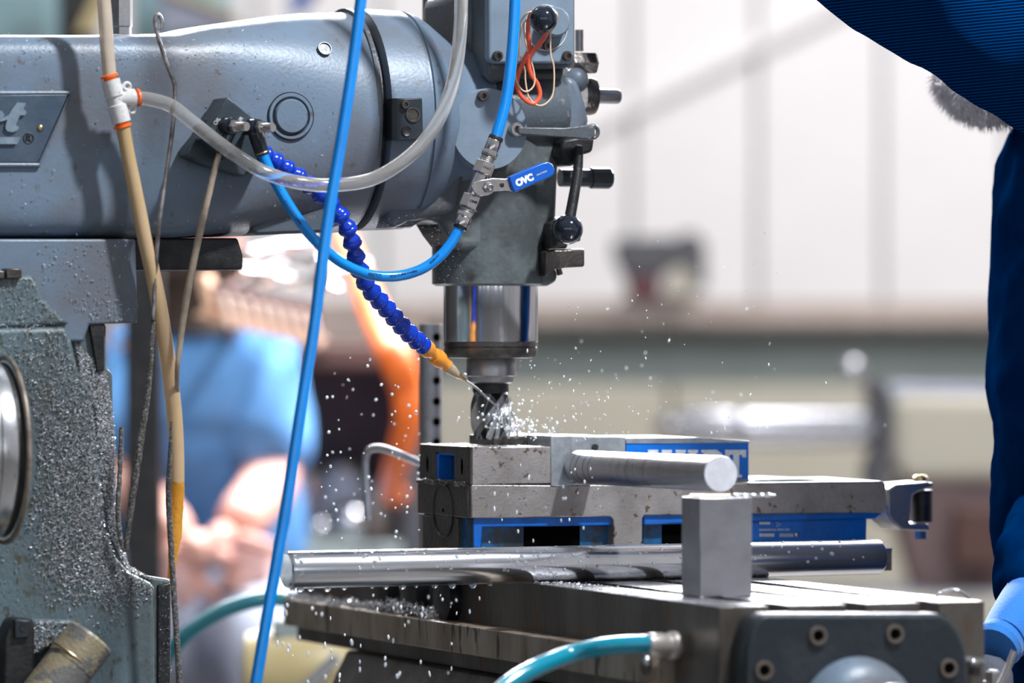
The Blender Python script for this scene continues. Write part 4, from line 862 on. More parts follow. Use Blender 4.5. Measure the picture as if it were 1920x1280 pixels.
# ==================================================================== stock on the table
b0 = P(1086, 875, Y=YV - .002); b1 = P(1352, 888, X=b0.x); r = .0152
rb_ = thing('round_bar', 'short turned steel round bar clamped in the vise, its end face pale', 'bar', b0)
mk('bar', lathe(B(), [(0, r * .8), (.004, r), ((b1 - b0).length - .001, r)], b0, b1 - b0, 48), 'bar', rb_)
mk('bar_end', lathe(B(), [(0, r), (.0008, r * .985), (.001, 0)], b0 + (b1 - b0).normalized() * ((b1 - b0).length - .001), b1 - b0, 48), 'barend', rb_, label='faced end with its light painted white')
for k, f in enumerate((.05, .09, .14, .18, .45, .57, .68)):
    tor = torus(B(), b0.lerp(b1, f), b1 - b0, r, .00011, 48, 4); mk('scribed_ring', tor, 'black', rb_)
# spacer block
bz1 = b1.z - r - .0028
q = P(1345, 1118, Z=TOP); cx = q.x; yb = q.y
q0 = P(1312, 1120, Z=TOP + .0003)
bw, bdp = .0475, .040
sb = tag(mk('spacer_block', box(B(), (q0.x, q0.y, TOP + .0003), (q0.x + bw, q0.y + bdp, bz1)), mat('ground_block_steel', (.33, .325, .35), .32, .75, (.27, .26, .28), 30, bump=.1, bscale=300), bevel=.001), 'upright ground steel block on the table under the round bar', 'block')
# drill bit lying on the block
dz = bz1 + .0014
d0 = P(1296, 921, Z=None, D=(q0.y + .012 - CAM.y) / F.y); 
d0 = Vector((q0.x - .004, q0.y + .012, dz)); d1 = Vector((q0.x + .071, q0.y + .004, dz))
db = thing('drill_bit', 'small twist drill lying on top of the upright steel block', 'drill', d0)
ax = (d1 - d0).normalized(); L = (d1 - d0).length
mk('shank', cyl(B(), d0, d0 + ax * L * .46, .0013, seg=16), mat('bronze_shank', (.45, .28, .2), .3, 1.0), db)
x, y, _ = frame_of(ax); rings = []
for i in range(49):
    f = i / 48; rg = []
    for k in range(24):
        th = 2 * PI * k / 24; rr = .0015 * (.45 + .55 * abs(math.cos(th)) ** .5); rr *= 1 if f < .94 else max(.15, (1 - f) / .06)
        a = th + f * 17; rg.append(d0 + ax * L * (.46 + .54 * f) + (x * math.cos(a) + y * math.sin(a)) * rr)
    rings.append(rg)
mk('flutes', loft(B(), rings), 'chrome', db, angle=50)
# long rod across the table
ra = P(536, 1071, D=4.72); rbp = P(1648, 1044, D=4.985); ra.z = rbp.z = TOP + .0163
lr = thing('long_rod', 'long wet polished steel bar lying across the table before the vise', 'bar', ra)
L = (rbp - ra).length
mk('rod', lathe(B(), [(0, .0135), (.0014, .0154), (.003, .016), (L - .002, .016), (L, .0148)], ra, rbp - ra, 56), 'rod', lr)
ax = (rbp - ra).normalized()
tag(mk('square_bar', box(B(), (0, -.012, -.010), (.043, .006, .010)), 'cast'), 'short square iron bar end behind the right end of the long rod', 'bar')
sqb = bpy.data.objects['square_bar']; sqb.location = P(1582, 1055, D=5.055) + Vector((0, 0, 0)); sqb.location.z = TOP + .0105
sq2 = mk('blue_edge', box(B(), (-.0003, -.0123, .0092), (.0433, .0063, .0104)), 'viseblue'); sq2.parent = sqb
# small wire ring on the table
tag(mk('wire_clip', tube(B(), [P(1754, 1121, D=4.565), P(1766, 1110, D=4.565), P(1785, 1105, D=4.565), P(1803, 1109, D=4.565), P(1818, 1121, D=4.565)], .0011), 'chrome'), 'thin bent wire clip arched on the right corner of the table', 'clip')

# ==================================================================== stop post behind the vise
D = 5.30; s = D / FPX
c = P(807, 1030, D=D); c.z = TOP
ps = thing('stop_post', 'grey steel post with a row of holes left behind the vise', 'post', c)
zt = z_at(607, D)
mk('post', lathe(B(), [(0, 22 * s), (zt - TOP - .001, 22 * s), (zt - TOP, 21 * s), (zt - TOP, 17 * s), (zt - TOP - .01, 17 * s)], c, U, 40), 'steel', ps)
hd0 = (CAM - c); hd0.z = 0; hdir = (Matrix.Rotation(math.radians(32), 3, 'Z') @ hd0).normalized()
for py in (632, 673, 713, 752, 790, 828, 866, 904, 942):
    cc = Vector((c.x, c.y, z_at(py, D))) + hdir * (22 * s - .0006)
    mk('hole', lathe(B(), [(0, 8 * s), (.0010, 8 * s), (.0010, 0)], cc, hdir, 16), 'void', ps)
mk('stop_rod', tube(B(), [P(800, 872, D=5.26), P(775, 862, D=5.25), P(745, 850, D=5.24), P(715, 840, D=5.24), P(695, 842, D=5.24), P(686, 858, D=5.24), P(685, 890, D=5.24), P(687, 930, D=5.24), P(689, 975, D=5.24)], 7 * s), 'steel', ps, label='bent steel rod')
mk('rod_clamp', lathe(B(), [(-.008, 25 * s), (.008, 25 * s)], Vector((c.x, c.y, z_at(870, D))), U, 8), 'steel_dark', ps)

# ==================================================================== hoses
YH = -.135
# tee fitting
tf = thing('tee_fitting', 'pale grey tee fitting with three orange collars joining the hoses', 'fitting', P(217, 190, Y=YH))
a = P(207, 150, Y=YH); b = P(228, 229, Y=YH); L = (b - a).length
mk('fitting_body', lathe(B(), [(0, 17 * S), (L * .38, 17 * S), (L * .40, 14 * S), (L * .58, 14 * S), (L * .60, 17 * S), (L, 17 * S)], a, b - a, 32), 'tee', tf)
m0 = a.lerp(b, .47); e = P(252, 184, Y=YH)
mk('branch', lathe(B(), [(0, 12 * S), ((e - m0).length * .55, 14 * S), ((e - m0).length * .75, 17 * S), ((e - m0).length, 17 * S)], m0, e - m0, 28), 'tee', tf)
for c, d in ((a, a - b), (b, b - a), (e, e - m0)):
    d = d.normalized()
    mk('collar', lathe(B(), [(0, 12 * S), (.0025, 12.5 * S), (.0025, 16 * S), (.0045, 16 * S), (.005, 14 * S)], c, d, 28), 'orange', tf, label='orange release collar')
for (x, y) in ((238, 162), (247.5, 205)):
    mk('lug', torus(B(), P(x, y, Y=YH), NY, 6.2 * S, 3.2 * S, 24, 10), 'tee', tf)
    mk('lug_web', box(B(), P(x - 16, y + 4, Y=YH) - Vector((0, .0025, 0)), P(x - 5, y - 4, Y=YH) + Vector((0, .0025, 0))), 'tee', tf)
# hoses on the tee
tag(mk('clear_hose', tube(B(), [P(180, -620, Y=YH), P(186, -120, Y=YH), P(190, -40, Y=YH), P(196, 20, Y=YH), P(200, 80, Y=YH), P(206, 146, Y=YH)], 12.5 * S, seg=20),
       mat('hose_tan', (0.66, 0.55, 0.44), .2, 0, (0.58, 0.48, 0.38), 30, trans=.35, ior=1.3, coat=.3)), 'yellowish clear hose dropping from above into the tee fitting', 'hose')
tag(mk('clear_hose', tube(B(), [P(256, 184, Y=YH), P(280, 186, Y=-.14), P(320, 198, Y=-.15), P(360, 228, Y=-.165), P(405, 264, Y=-.18), P(450, 296, Y=-.19), P(500, 325, Y=-.195), P(560, 342, Y=-.2), P(620, 347, Y=-.2), P(690, 338, Y=-.2), P(745, 310, Y=-.2), P(795, 265, Y=-.195), P(832, 205, Y=-.19), P(853, 140, Y=-.185), P(862, 70, Y=-.18), P(865, 0, Y=-.18), P(866, -120, Y=-.18), P(840, -620, Y=-.18)], 12.5 * S, seg=20, n=8), 'hose'),
    'clear hose sagging in a long loop from the tee fitting', 'hose')
yh = thing('yellowed_hose', 'yellowed hose hanging below the tee fitting, amber at its lower end', 'hose', P(230, 236, Y=YH))
mk('hose', tube(B(), [P(230, 234, Y=YH), P(240, 290, Y=YH), P(252, 350, Y=YH), P(272, 450, Y=YH), P(288, 520, Y=YH), P(303, 600, Y=YH), P(318, 700, Y=YH), P(327, 780, Y=YH), P(331, 850, Y=YH), P(332, 905, Y=YH)],
        [12.5 * S, 12.5 * S, 13 * S, 13.5 * S, 14 * S, 14 * S, 14 * S, 14 * S, 13.5 * S, 13 * S], seg=20), 'hose_y', yh)
mk('amber_end', tube(B(), [P(332, 903, Y=YH), P(331, 950, Y=YH), P(328, 1000, Y=YH), P(324, 1040, Y=YH), P(320, 1084, Y=YH)], [13.1 * S, 12.5 * S, 12 * S, 9 * S, 6 * S], seg=18, rough=.05), 'hose_o', yh, label='amber dripping end')
tag(mk('thin_tube', tube(B(), [P(412, 286, Y=-.15), P(404, 312, Y=-.15), P(390, 370, Y=-.15), P(376, 430, Y=-.15), P(361, 500, Y=-.15), P(348, 570, Y=-.15), P(338, 640, Y=-.15), P(332, 700, Y=-.152), P(334, 760, Y=-.125)],
    [5 * S, 5.5 * S, 6 * S, 6.5 * S, 6.5 * S, 6.5 * S, 5.5 * S, 4.5 * S, 3.5 * S], rough=.04), 'tube_b'), 'thin stained tan tube hanging from the dark mist block', 'tube')
tag(mk('dark_cable', tube(B(), [P(321, 790, Y=-.155), P(319, 850, Y=-.158), P(316, 920, Y=-.16), P(318, 980, Y=-.16), P(323, 1060, Y=-.16), P(328, 1140, Y=-.16), P(333, 1220, Y=-.16), P(337, 1300, Y=-.16), P(340, 1420, Y=-.16)],
    [2 * S, 4 * S, 5.5 * S, 5.5 * S, 5.5 * S, 5.5 * S, 5.5 * S, 5.5 * S, 5 * S], rough=.05), 'crust'), 'dark grimy cable running down beside the lower edge of the column', 'cable')
# wire hook
tag(mk('wire_hook', tube(B(), [P(302, 56, Y=-.145), P(303, 40, Y=-.145), P(299, 29, Y=-.145), P(293, 30, Y=-.145), P(291, 42, Y=-.145), P(295, 64, Y=-.145), P(303, 90, Y=-.145), P(312, 118, Y=-.145), P(324, 148, Y=-.145), P(328, 165, Y=-.145), P(327, 200, Y=-.145), P(321, 260, Y=-.145), P(311, 330, Y=-.145), P(301, 400, Y=-.145), P(294, 470, Y=-.14), P(290, 540, Y=-.14), P(287, 600, Y=-.14)], 4 * S, seg=12), 'wire'),
    'grey steel wire with a hooked top hanging over the ram', 'wire')
tag(mk('crusted_wire', tube(B(), [P(288, 590, Y=-.138), P(284, 660, Y=-.138), P(277, 740, Y=-.138), P(266, 810, Y=-.138), P(256, 880, Y=-.138), P(246, 950, Y=-.138), P(238, 1010, Y=-.138), P(236, 1030, Y=-.138), P(229, 1024, Y=-.137), P(223, 990, Y=-.137), P(221, 950, Y=-.137), P(224, 900, Y=-.137), P(226, 850, Y=-.137), P(228, 800, Y=-.137)], [4 * S, 4.5 * S, 5 * S, 6 * S, 6 * S, 5.5 * S, 4.5 * S, 4 * S, 4 * S, 4.5 * S, 4.5 * S, 4.5 * S, 4.5 * S, 4 * S], seg=12, rough=.12), 'crust'),
    'chip-crusted dark wire bent into a narrow V beside the column', 'wire')
# straight blue hose
tag(mk('blue_hose', tube(B(), [P(730, -620, Y=-.30), P(690, -120, Y=-.30), P(678, -10, Y=-.30), P(660, 130, Y=-.30), P(640, 260, Y=-.30), P(612, 430, Y=-.30), P(588, 620, Y=-.30), P(562, 780, Y=-.30), P(535, 960, Y=-.30), P(505, 1130, Y=-.30), P(478, 1290, Y=-.30), P(452, 1440, Y=-.3), P(430, 1750, Y=-.3), P(440, 2300, Y=-.3)], 10.3 * S, seg=20), 'hoseblue'),
    'straight blue air hose crossing the whole view from top to bottom', 'hose')
# valve and its hoses
YVv = -.17
va = P(931, 256, Y=YVv); vb = P(864, 424, Y=YVv); ax = (vb - va).normalized(); L = (vb - va).length
tag(mk('blue_hose', tube(B(), [P(985, -620, Y=YVv), P(972, -120, Y=YVv), P(967, -20, Y=YVv), P(963, 60, Y=YVv), P(957, 130, Y=YVv), P(947, 195, Y=YVv), va + ax * .004], 10.5 * S, seg=20), 'hoseblue'), 'short blue air hose entering the top of the ball valve', 'hose')
bh = thing('blue_hose', 'printed blue air hose looping from the ball valve to the mist block', 'hose', vb)
hp_ = [vb - ax * .004, P(846, 455, Y=YVv), P(820, 485, Y=YVv), P(785, 507, Y=YVv), P(740, 518, Y=YVv), P(690, 514, Y=YVv), P(640, 492, Y=YVv), P(595, 455, Y=YVv), P(560, 412, Y=YVv), P(530, 365, Y=-.165), P(508, 325, Y=-.16), P(492, 288, Y=-.155)]
mk('hose', tube(B(), hp_, 9.6 * S, seg=20), 'hoseblue', bh)
def hosetext(s, px, py, ang, sz=9):
    text('printed_lettering', s, sz * S, P(px, py, Y=YVv - 10.0 * S), 'black', bh, phi=math.radians(ang), extrude=.0001)
hosetext('FESTO', 703, 516, -6); hosetext('POLYURETHAN', 757, 513, 12, 7.5); hosetext('PUN-H', 815, 485, 45, 7.5); hosetext('POLYURETHAN', 549, 398, -54, 7.5); hosetext('FESTO', 520, 349, -60, 7.5)
bv = thing('ball_valve', 'nickel ball valve with a blue lettered lever before the spindle head', 'valve', va)
def vl(name, f0, f1, r, m='nickel', seg=28, r1=None, parent=None, lab=None):
    r1 = r if r1 is None else r1
    return mk(name, lathe(B(), [(f0 * L, r * S * .96), (f0 * L + .0006, r * S), (f1 * L - .0006, r1 * S), (f1 * L, r1 * S * .96)], va, ax, seg), m, parent or bv, angle=25, label=lab)
vl('hose_seal', 0, .045, 13.5, 'black'); vl('sleeve', .045, .16, 13.5); vl('hex_nut', .16, .225, 15.5, seg=6); vl('thread', .225, .30, 12, 'steel')
for k in range(4): mk('thread_ridge', torus(B(), va + ax * L * (.235 + .017 * k), ax, 12.3 * S, .7 * S, 24, 6), 'steel', bv)
vl('hex_nut', .29, .42, 19, seg=6); vl('valve_body', .42, .70, 13.5, r1=13.5); vl('hex_nut', .66, .80, 18, seg=6); vl('thread', .80, .86, 12.5, 'steel')
for k in range(3): mk('thread_ridge', torus(B(), va + ax * L * (.812 + .018 * k), ax, 12.8 * S, .7 * S, 24, 6), 'steel', bv)
vl('hex_nut', .85, .92, 15.5, seg=6); vl('sleeve', .90, 1.0, 14.5); vl('hose_seal', 1.0, 1.03, 13, 'black')
sc_ = P(904, 352, Y=YVv)
mk('stem_boss', lathe(B(), [(0, 14 * S), (.012, 14 * S), (.013, 12 * S)], sc_, NY, 28), 'nickel', bv)
mk('stem_nut', lathe(B(), [(.013, 10.5 * S), (.018, 10.5 * S), (.0185, 8 * S)], sc_, NY, 6), 'nickel', bv)
mk('stem_end', lathe(B(), [(.018, 6 * S), (.021, 6 * S), (.0215, 4.5 * S), (.020, 3.5 * S)], sc_, NY, 20), 'steel', bv)
YL2 = YVv - .0135
hn = mk('lever_arm', pr(B(), [(884, 348), (892, 340), (905, 337), (925, 334), (946, 335), (957, 333), (964, 359), (948, 357), (926, 359), (915, 366), (900, 368), (889, 360)], YL2 - .002, YL2), 'nickel', bv, bevel=.0004)
mk('arm_hole', ball(B(), P(941, 347, Y=YL2 - .002), 4.5 * S, 16, 8, (1, .15, 1)), 'black', hn)
hs = mk('lever_sleeve', pr(B(), [(955, 332), (1018, 305), (1028, 303), (1036, 308), (1041, 318), (1039, 327), (1032, 332), (965, 361), (960, 350)], YL2 - .006, YL2 + .003), mat('lever_blue', (0.0, .09, .46), .3, 0, coat=.3), bv, bevel=.0012, bseg=3, label='blue plastic sleeve with white letters')
text('lettering', 'OVC', 16.5 * S, P(983.5, 338, Y=YL2 - .0062), 'white', hs, phi=math.radians(22), extrude=.0001, bold=.0006)
text('lettering', 'DN15 PN63', 4.2 * S, P(1016, 324.5, Y=YL2 - .0062), 'white', hs, phi=math.radians(22), extrude=.0001)
for (f, s_) in ((.355, 'PN63'), (.73, 'DN8')):
    text('cast_lettering', s_, 7 * S, va + ax * L * f + NY * 18 * S * .93, 'steel_dark', bv, phi=math.radians(-15), extrude=.0003)

# mist block
mb = thing('mist_block', 'dark grey coolant block with two elbow fittings on the ram side', 'block', P(430, 240, Y=-.105))
mk('block_body', pr(B(), [(427, 182), (474, 222), (424, 300), (380, 260)], -.152, -.112), 'block', mb, bevel=.0008)
mk('magnet_base', pr(B(), [(384, 240), (422, 182), (478, 224), (510, 290), (460, 330), (385, 308), (350, 292), (352, 278)], -.130, -.106), 'block', mb, bevel=.001)
text('lettering', 'OIL', 10 * S, P(407, 227, Y=-.1524), 'white', mb, phi=math.radians(52), extrude=.0001)
text('lettering', 'AIR', 10 * S, P(450, 226, Y=-.1524), 'white', mb, phi=math.radians(52), extrude=.0001)
for (x, y, m_) in ((437, 238, 'nickel'), (486, 240, 'nickel')):
    el = mk('elbow_fitting', lathe(B(), [(-.03, 15 * S), (.004, 16 * S), (.006, 14 * S)], P(x - 9, y - 2, Y=-.155), Vector((.25, -1, -.05)), 24), 'plastic_black', mb)
    mk('fitting_nut', lathe(B(), [(.006, 12.5 * S), (.011, 12.5 * S), (.012, 10 * S)], P(x - 9, y - 2, Y=-.155), Vector((.45, -1, -.05)), 6), m_, el)
    mk('adjusting_screw', lathe(B(), [(.010, 8 * S), (.022, 8.5 * S), (.023, 7.5 * S)], P(x - 9, y - 2, Y=-.155), Vector((.5, -1, -.05)), 22), m_, el)
    mk('screw_slot', box(B(), (-.0034, -.0004, -.0006), (.0034, .0004, .0006)), 'black', el); q = bpy.data.objects
    sl = [o for o in C.objects if o.name.startswith('screw_slot')][-1]; sl.location = P(x - 9, y - 2, Y=-.155) + Vector((.5, -1, -.05)).normalized() * .0232 - orig(mb)
mk('elbow_leg', tube(B(), [P(478, 244, Y=-.155), P(483, 262, Y=-.155), P(492, 290, Y=-.155)], [14 * S, 14 * S, 13 * S]), 'plastic_black', mb)
mk('elbow_leg', tube(B(), [P(432, 244, Y=-.15), P(422, 268, Y=-.15), P(413, 290, Y=-.15)], [12 * S, 11 * S, 9 * S]), 'plastic_black', mb)
mk('elbow_ring', torus(B(), P(491, 286, Y=-.155), P(492, 290, Y=-.155) - P(483, 262, Y=-.155), 13 * S, 1.3 * S), 'brass', mb)
mk('key_ring', torus(B(), P(499, 252, Y=-.165), NY, 6 * S, 1 * S), 'nickel', mb)

# segmented coolant line
lc = thing('coolant_line', 'royal blue jointed coolant line with orange nozzle aimed at the cutter', 'hose', P(495, 290, Y=-.15))
cl = catmull([P(492, 288, Y=-.145), P(515, 302, Y=-.14), P(545, 322, Y=-.135), P(585, 350, Y=-.132), P(622, 385, Y=-.13), P(648, 420, Y=-.13), P(662, 460, Y=-.125), P(672, 500, Y=-.12), P(692, 540, Y=-.11), P(725, 578, Y=-.095), P(757, 615, Y=-.08), P(790, 645, Y=-.065), P(820, 670, Y=-.05), P(850, 697, Y=-.04), P(873, 713, Y=-.034)], 20)
acc = [0]
for a, b in zip(cl, cl[1:]): acc.append(acc[-1] + (b - a).length)
def at(s_):
    for i in range(len(acc) - 1):
        if acc[i + 1] >= s_: return cl[i].lerp(cl[i + 1], (s_ - acc[i]) / max(1e-9, acc[i + 1] - acc[i]))
    return cl[-1]
total = acc[-1]; NS = 20; step = total * .80 / NS
segm = None
for k in range(NS):
    p = at(step * k); p2_ = at(step * (k + 1)); d = (p2_ - p).normalized()
    rot = d.to_track_quat('Z', 'Y').to_matrix().to_4x4()
    if segm is None:
        segm = mk('segment', lathe(B(), [(-.001, .0052), (.0008, .0070), (.0025, .0078), (.0045, .0072), (.0062, .0052), (.0078, .0049), (.0095, .0060), (.0118, .0071), (.0128, .0070), (.0132, .0055)], (0, 0, 0), (0, 0, 1), 24), 'locblue', None, angle=60); o = segm
        o.parent = lc
    else: o = segm.copy(); C.objects.link(o); o.parent = lc
    o.matrix_local = Matrix.Translation(p - orig(lc)) @ rot @ Matrix.Scale(step / .0118, 4)
def locpart(name, f0, f1, prof, m, lab=None):
    p = at(total * f0); q = at(total * f1); l = (q - p).length
    mk(name, lathe(B(), [(h * l, r) for h, r in prof], p, q - p, 24), m, lc, label=lab, angle=50)
locpart('nozzle_segment', .80, .865, [(0, .0064), (.15, .0080), (.4, .0078), (.65, .0056), (.8, .0054), (1, .0068)], 'locorange', 'orange segment')
locpart('nozzle_segment', .86, .915, [(0, .0070), (.2, .0078), (.5, .0076), (.75, .0058), (1, .0060)], 'locorange', 'orange segment')
locpart('nozzle_body', .912, .965, [(0, .0058), (.2, .0060), (.22, .0052), (.6, .0050), (1, .0032)], 'loccream')
locpart('nozzle_tip', .962, 1.0, [(0, .0032), (.3, .0030), (.5, .0018), (1, .0014)], 'brass')
tag(mk('coolant_jet', tube(B(), [at(total), P(893, 727, Y=-.028), P(912, 745, Y=-.022), P(935, 765, Y=-.02)], [.0012, .0012, .0011, .0010]), 'water'), 'thin clear coolant jet from the nozzle onto the cutter', 'jet', kind='stuff')

# rubber bands on the knob
def band(name, pts, r, m, lab): tag(mk(name, tube(B(), [P(x, y, Y=yy) for x, y, yy in pts], r * S, seg=10, n=6), m), lab, 'band', 'rubber bands hanging from the black knob')
band('rubber_band', [(1012, 20, -.118), (1000, 22, -.12), (992, 35, -.115), (990, 60, -.105), (992, 90, -.10), (982, 115, -.098), (972, 140, -.097), (970, 165, -.096), (982, 185, -.096), (1000, 194, -.096), (1012, 180, -.096), (1008, 158, -.096), (996, 140, -.097), (991, 118, -.098), (996, 100, -.10), (1010, 85, -.105), (1022, 68, -.11), (1026, 58, -.118), (1036, 36, -.122), (1024, 14, -.12), (1012, 20, -.118)], 4.2, 'bandred', 'red rubber band looped over the black knob')
band('rubber_band', [(1008, 20, -.12), (990, 24, -.12), (978, 38, -.112), (976, 55, -.108), (973, 95, -.1), (967, 130, -.098), (968, 150, -.098), (978, 168, -.098), (990, 171, -.098), (1001, 160, -.098), (1002, 140, -.098), (996, 115, -.099), (990, 100, -.1), (984, 70, -.103), (981, 48, -.108), (985, 40, -.112), (1000, 26, -.118), (1008, 20, -.12)], 1.6, 'bandtan', 'pale rubber band hanging to the left under the black knob')
band('rubber_band', [(1030, 12, -.124), (1043, 24, -.128), (1045, 38, -.124), (1034, 58, -.112), (1032, 75, -.1), (1033, 105, -.098), (1038, 122, -.098), (1039, 150, -.098), (1036, 178, -.098), (1025, 193, -.098), (1012, 198, -.098), (1000, 192, -.0965), (990, 178, -.0965), (985, 150, -.0965), (984, 130, -.0965), (975, 105, -.097)], 1.6, 'bandtan', 'long pale rubber band hanging to the right under the black knob')

# teal hoses
Dh = 4.485
th = thing('coolant_hose', 'glossy teal hose with a metal clamp at the side of the table', 'hose', P(1215, 1207, D=Dh))
mk('hose', tube(B(), [P(800, 2600, D=4.45), P(812, 1700, D=4.4), P(850, 1420, D=4.40), P(905, 1330, D=4.42), P(950, 1285, D=4.44), P(1005, 1252, D=4.46), P(1070, 1226, D=4.49), P(1140, 1211, D=Dh), P(1222, 1206, D=Dh)], 17 * S * .9, seg=24), 'hosegreen', th)
a = P(1212, 1209, D=Dh); b = P(1268, 1210, D=Dh + .012); L = (b - a).length
mk('clamp_band', lathe(B(), [(0, .0088), (.001, .0098), (L * .5, .0104), (L * .55, .0098), (L * .75, .0098), (L * .8, .0118), (L * .97, .0118), (L, .010)], a, b - a, 32), mat('clamp_metal', (.62, .56, .52), .3, .7), th, label='nickel hose clamp')
mk('clamp_screw', ball(B(), P(1212, 1238, D=Dh - .01), .004, 14, 10), 'chrome', th)
mk('clamp_tail', ball(B(), P(1212, 1246, D=Dh - .004), .005, 14, 10, (1, .6, 1.8)), 'steel_dark', th)
tag(mk('coolant_hose', tube(B(), [P(225, 2400, D=5.5), P(215, 1700, D=5.5), P(250, 1330, D=5.55), P(300, 1250, D=5.55), P(340, 1198, D=5.55), P(390, 1160, D=5.56), P(440, 1136, D=5.57), P(500, 1122, D=5.58), P(545, 1126, D=5.6), P(600, 1150, D=5.65)], 15 * 5.55 / FPX, seg=20), mat('dull_teal_hose', (.03, .22, .27), .35)), 'dull teal hose arching behind the straight blue hose', 'hose')
# left silver pulley
pc = P(-1, 843, Y=-.17)
pl = thing('lamp_housing', 'shiny silver round housing with a dark rim before the column', 'housing', pc)
r = 171 * S * .97
mk('barrel', lathe(B(), [(-.20, r * .86), (-.06, r * .90), (-.03, r * .93), (-.026, r * .93), (-.025, r * .915), (-.018, r * .915), (-.017, r * .94), (-.006, r * .95), (-.003, r * .93)], pc, XF, 72), mat('brushed_silver', (.72, .72, .74), .25, 1.0, (.55, .54, .54), 6, stretch=(4, 1, 1), spots=(.2, .18, .16), sscale=90, sth=(.68, .72)), pl)
mk('rim_gap', lathe(B(), [(-.005, r * .92), (.003, r * .92)], pc, XF, 64), 'black', pl)
mk('rim', torus(B(), pc + XF * .004, XF, r * .975, r * .028, 72, 12), mat('worn_rim', (.30, .24, .19), .45, .4, (.15, .12, .1), 60, bump=.4), pl)
mk('mount', cyl(B(), pc + XF * -.1 + Vector((0, 0, 0)), pc + XF * -.1 + Vector((0, .06, 0)), .03), 'black', pl)

# ==================================================================== chips, drops, spray
def sliver(bm, c, n, ln, wd, curl=0):
    n = Vector(n).normalized(); a = n.cross(Vector([random.uniform(-1, 1) for _ in range(3)])).normalized(); b = n.cross(a)
    tilt = random.uniform(-.35, .35); a2 = (a + n * tilt).normalized()
    lift = n * (wd * .6)
    m = c + n * (abs(tilt) * ln * .5) + lift + b * ln * curl
    p = [m - a2 * ln / 2 - b * ln * curl * .8, m, m + a2 * ln / 2 - b * ln * curl * .8]; up = (n * .6 + b * random.uniform(-.8, .8)).normalized() * wd
    lo = [bm.verts.new(q - up * .5) for q in p]; hi = [bm.verts.new(q + up * .5) for q in p]
    for i in range(2): bm.faces.new((lo[i], lo[i + 1], hi[i + 1], hi[i]))
def inside(px, py, poly):
    c = False; n = len(poly); j = n - 1
    for i in range(n):
        xi, yi = poly[i]; xj, yj = poly[j]
        if (yi > py) != (yj > py) and px < (xj - xi) * (py - yi) / (yj - yi) + xi: c = not c
        j = i
    return c
def scatter(name, poly, Y, n, ln, wd, m, label, dens=None, lbl_cat='chips'):
    xs = [p[0] for p in poly]; ys = [p[1] for p in poly]; bm = B(); k = 0; tr = 0
    while k < n and tr < n * 60:
        tr += 1
        x = random.uniform(min(xs), max(xs)); y = random.uniform(min(ys), max(ys))
        if not inside(x, y, poly): continue
        if dens and random.random() > dens(x, y): continue
        l = random.uniform(*ln) * S; yy = Y(x, y) if callable(Y) else Y
        sliver(bm, P(x, y, Y=yy), NY, l, random.uniform(*wd) * S, random.uniform(-.3, .3)); k += 1
    me = bpy.data.meshes.new(name); bm.to_mesh(me); bm.free(); me.materials.append(M[m]); o = bpy.data.objects.new(name, me); C.objects.link(o)
    return tag(o, label, lbl_cat, kind='stuff')
colp = [(0, 620), (126, 618), (146, 690), (170, 735), (180, 800), (189, 900), (199, 990), (215, 1040), (243, 1072), (285, 1095), (285, 1150), (0, 1280)]
def cden(x, y):
    if (x + 10) ** 2 / 80 ** 2 + (y - 843) ** 2 / 178 ** 2 < 1: return 0
    d = max(0, 1 - abs(x - (120 + (y - 600) * .17)) / 150)
    b = .06 + .94 * d ** 1.3 * min(1, max(.15, (y - 640) / 260))
    if y > 1085: b *= max(.05, 1 - (y - 1085) / 60)
    if x < 60 and y > 1000: b *= .3
    return b
scatter('metal_chips', colp, -.1256, 7600, (2, 7), (.7, 1.8), 'chip', 'bright metal chips plastered over the column face', cden)
scatter('metal_chips', colp, -.1256, 3000, (2, 6), (.9, 2.2), 'chip2', 'dull dark chips plastered between the bright ones on the column face', cden)
scatter('metal_chips', [(140, 640), (200, 700), (214, 800), (222, 1000), (242, 1060), (290, 1086), (240, 1075), (205, 1000), (188, 880), (178, 760), (150, 700)], -.1095, 4200, (2, 7), (.8, 2), 'chip', 'chips caked along the front edge of the column', None)
scatter('metal_chips', [(0, 62), (330, 62), (500, 50), (640, 200), (620, 380), (460, 440), (0, 444)], lambda x, y: -.1062 if x < 400 else -.1045, 330, (1.5, 6), (.6, 1.5), 'chip', 'sparse chips stuck on the side of the ram', lambda x, y: .25 if y > 120 else 1)
scatter('metal_chips', [(65, 455), (255, 452), (258, 603), (170, 603), (70, 520)], -.1158, 300, (1.5, 6), (.6, 1.6), 'chip', 'sparse chips on the flange below the ram', lambda x, y: .3 + .7 * (y > 560))
scatter('metal_chips', [(0, 515), (62, 520), (80, 560), (130, 606), (0, 620)], -.1248, 450, (1.5, 6), (.6, 1.6), 'chip', 'chips on the turret neck left of the flange')
scatter('metal_chips', [(298, 1092), (322, 1090), (322, 1280), (298, 1280)], -.1112, 160, (1.5, 4), (.6, 1.4), 'chip2', 'sparse dull chips on the dark front strip of the column')
scatter('metal_chips', [(65, 1160), (150, 1165), (150, 1200), (100, 1205), (60, 1225)], -.1412, 500, (2, 8), (.8, 2), 'chip', 'chips heaped on the bracket arm at the lower left')
scatter('metal_chips', [(640, 420), (780, 400), (860, 440), (870, 535), (810, 530), (800, 430), (760, 420), (660, 432)], -.0705, 160, (1, 3), (.6, 1.2), 'chip', 'tiny chips on the underside of the swivel')
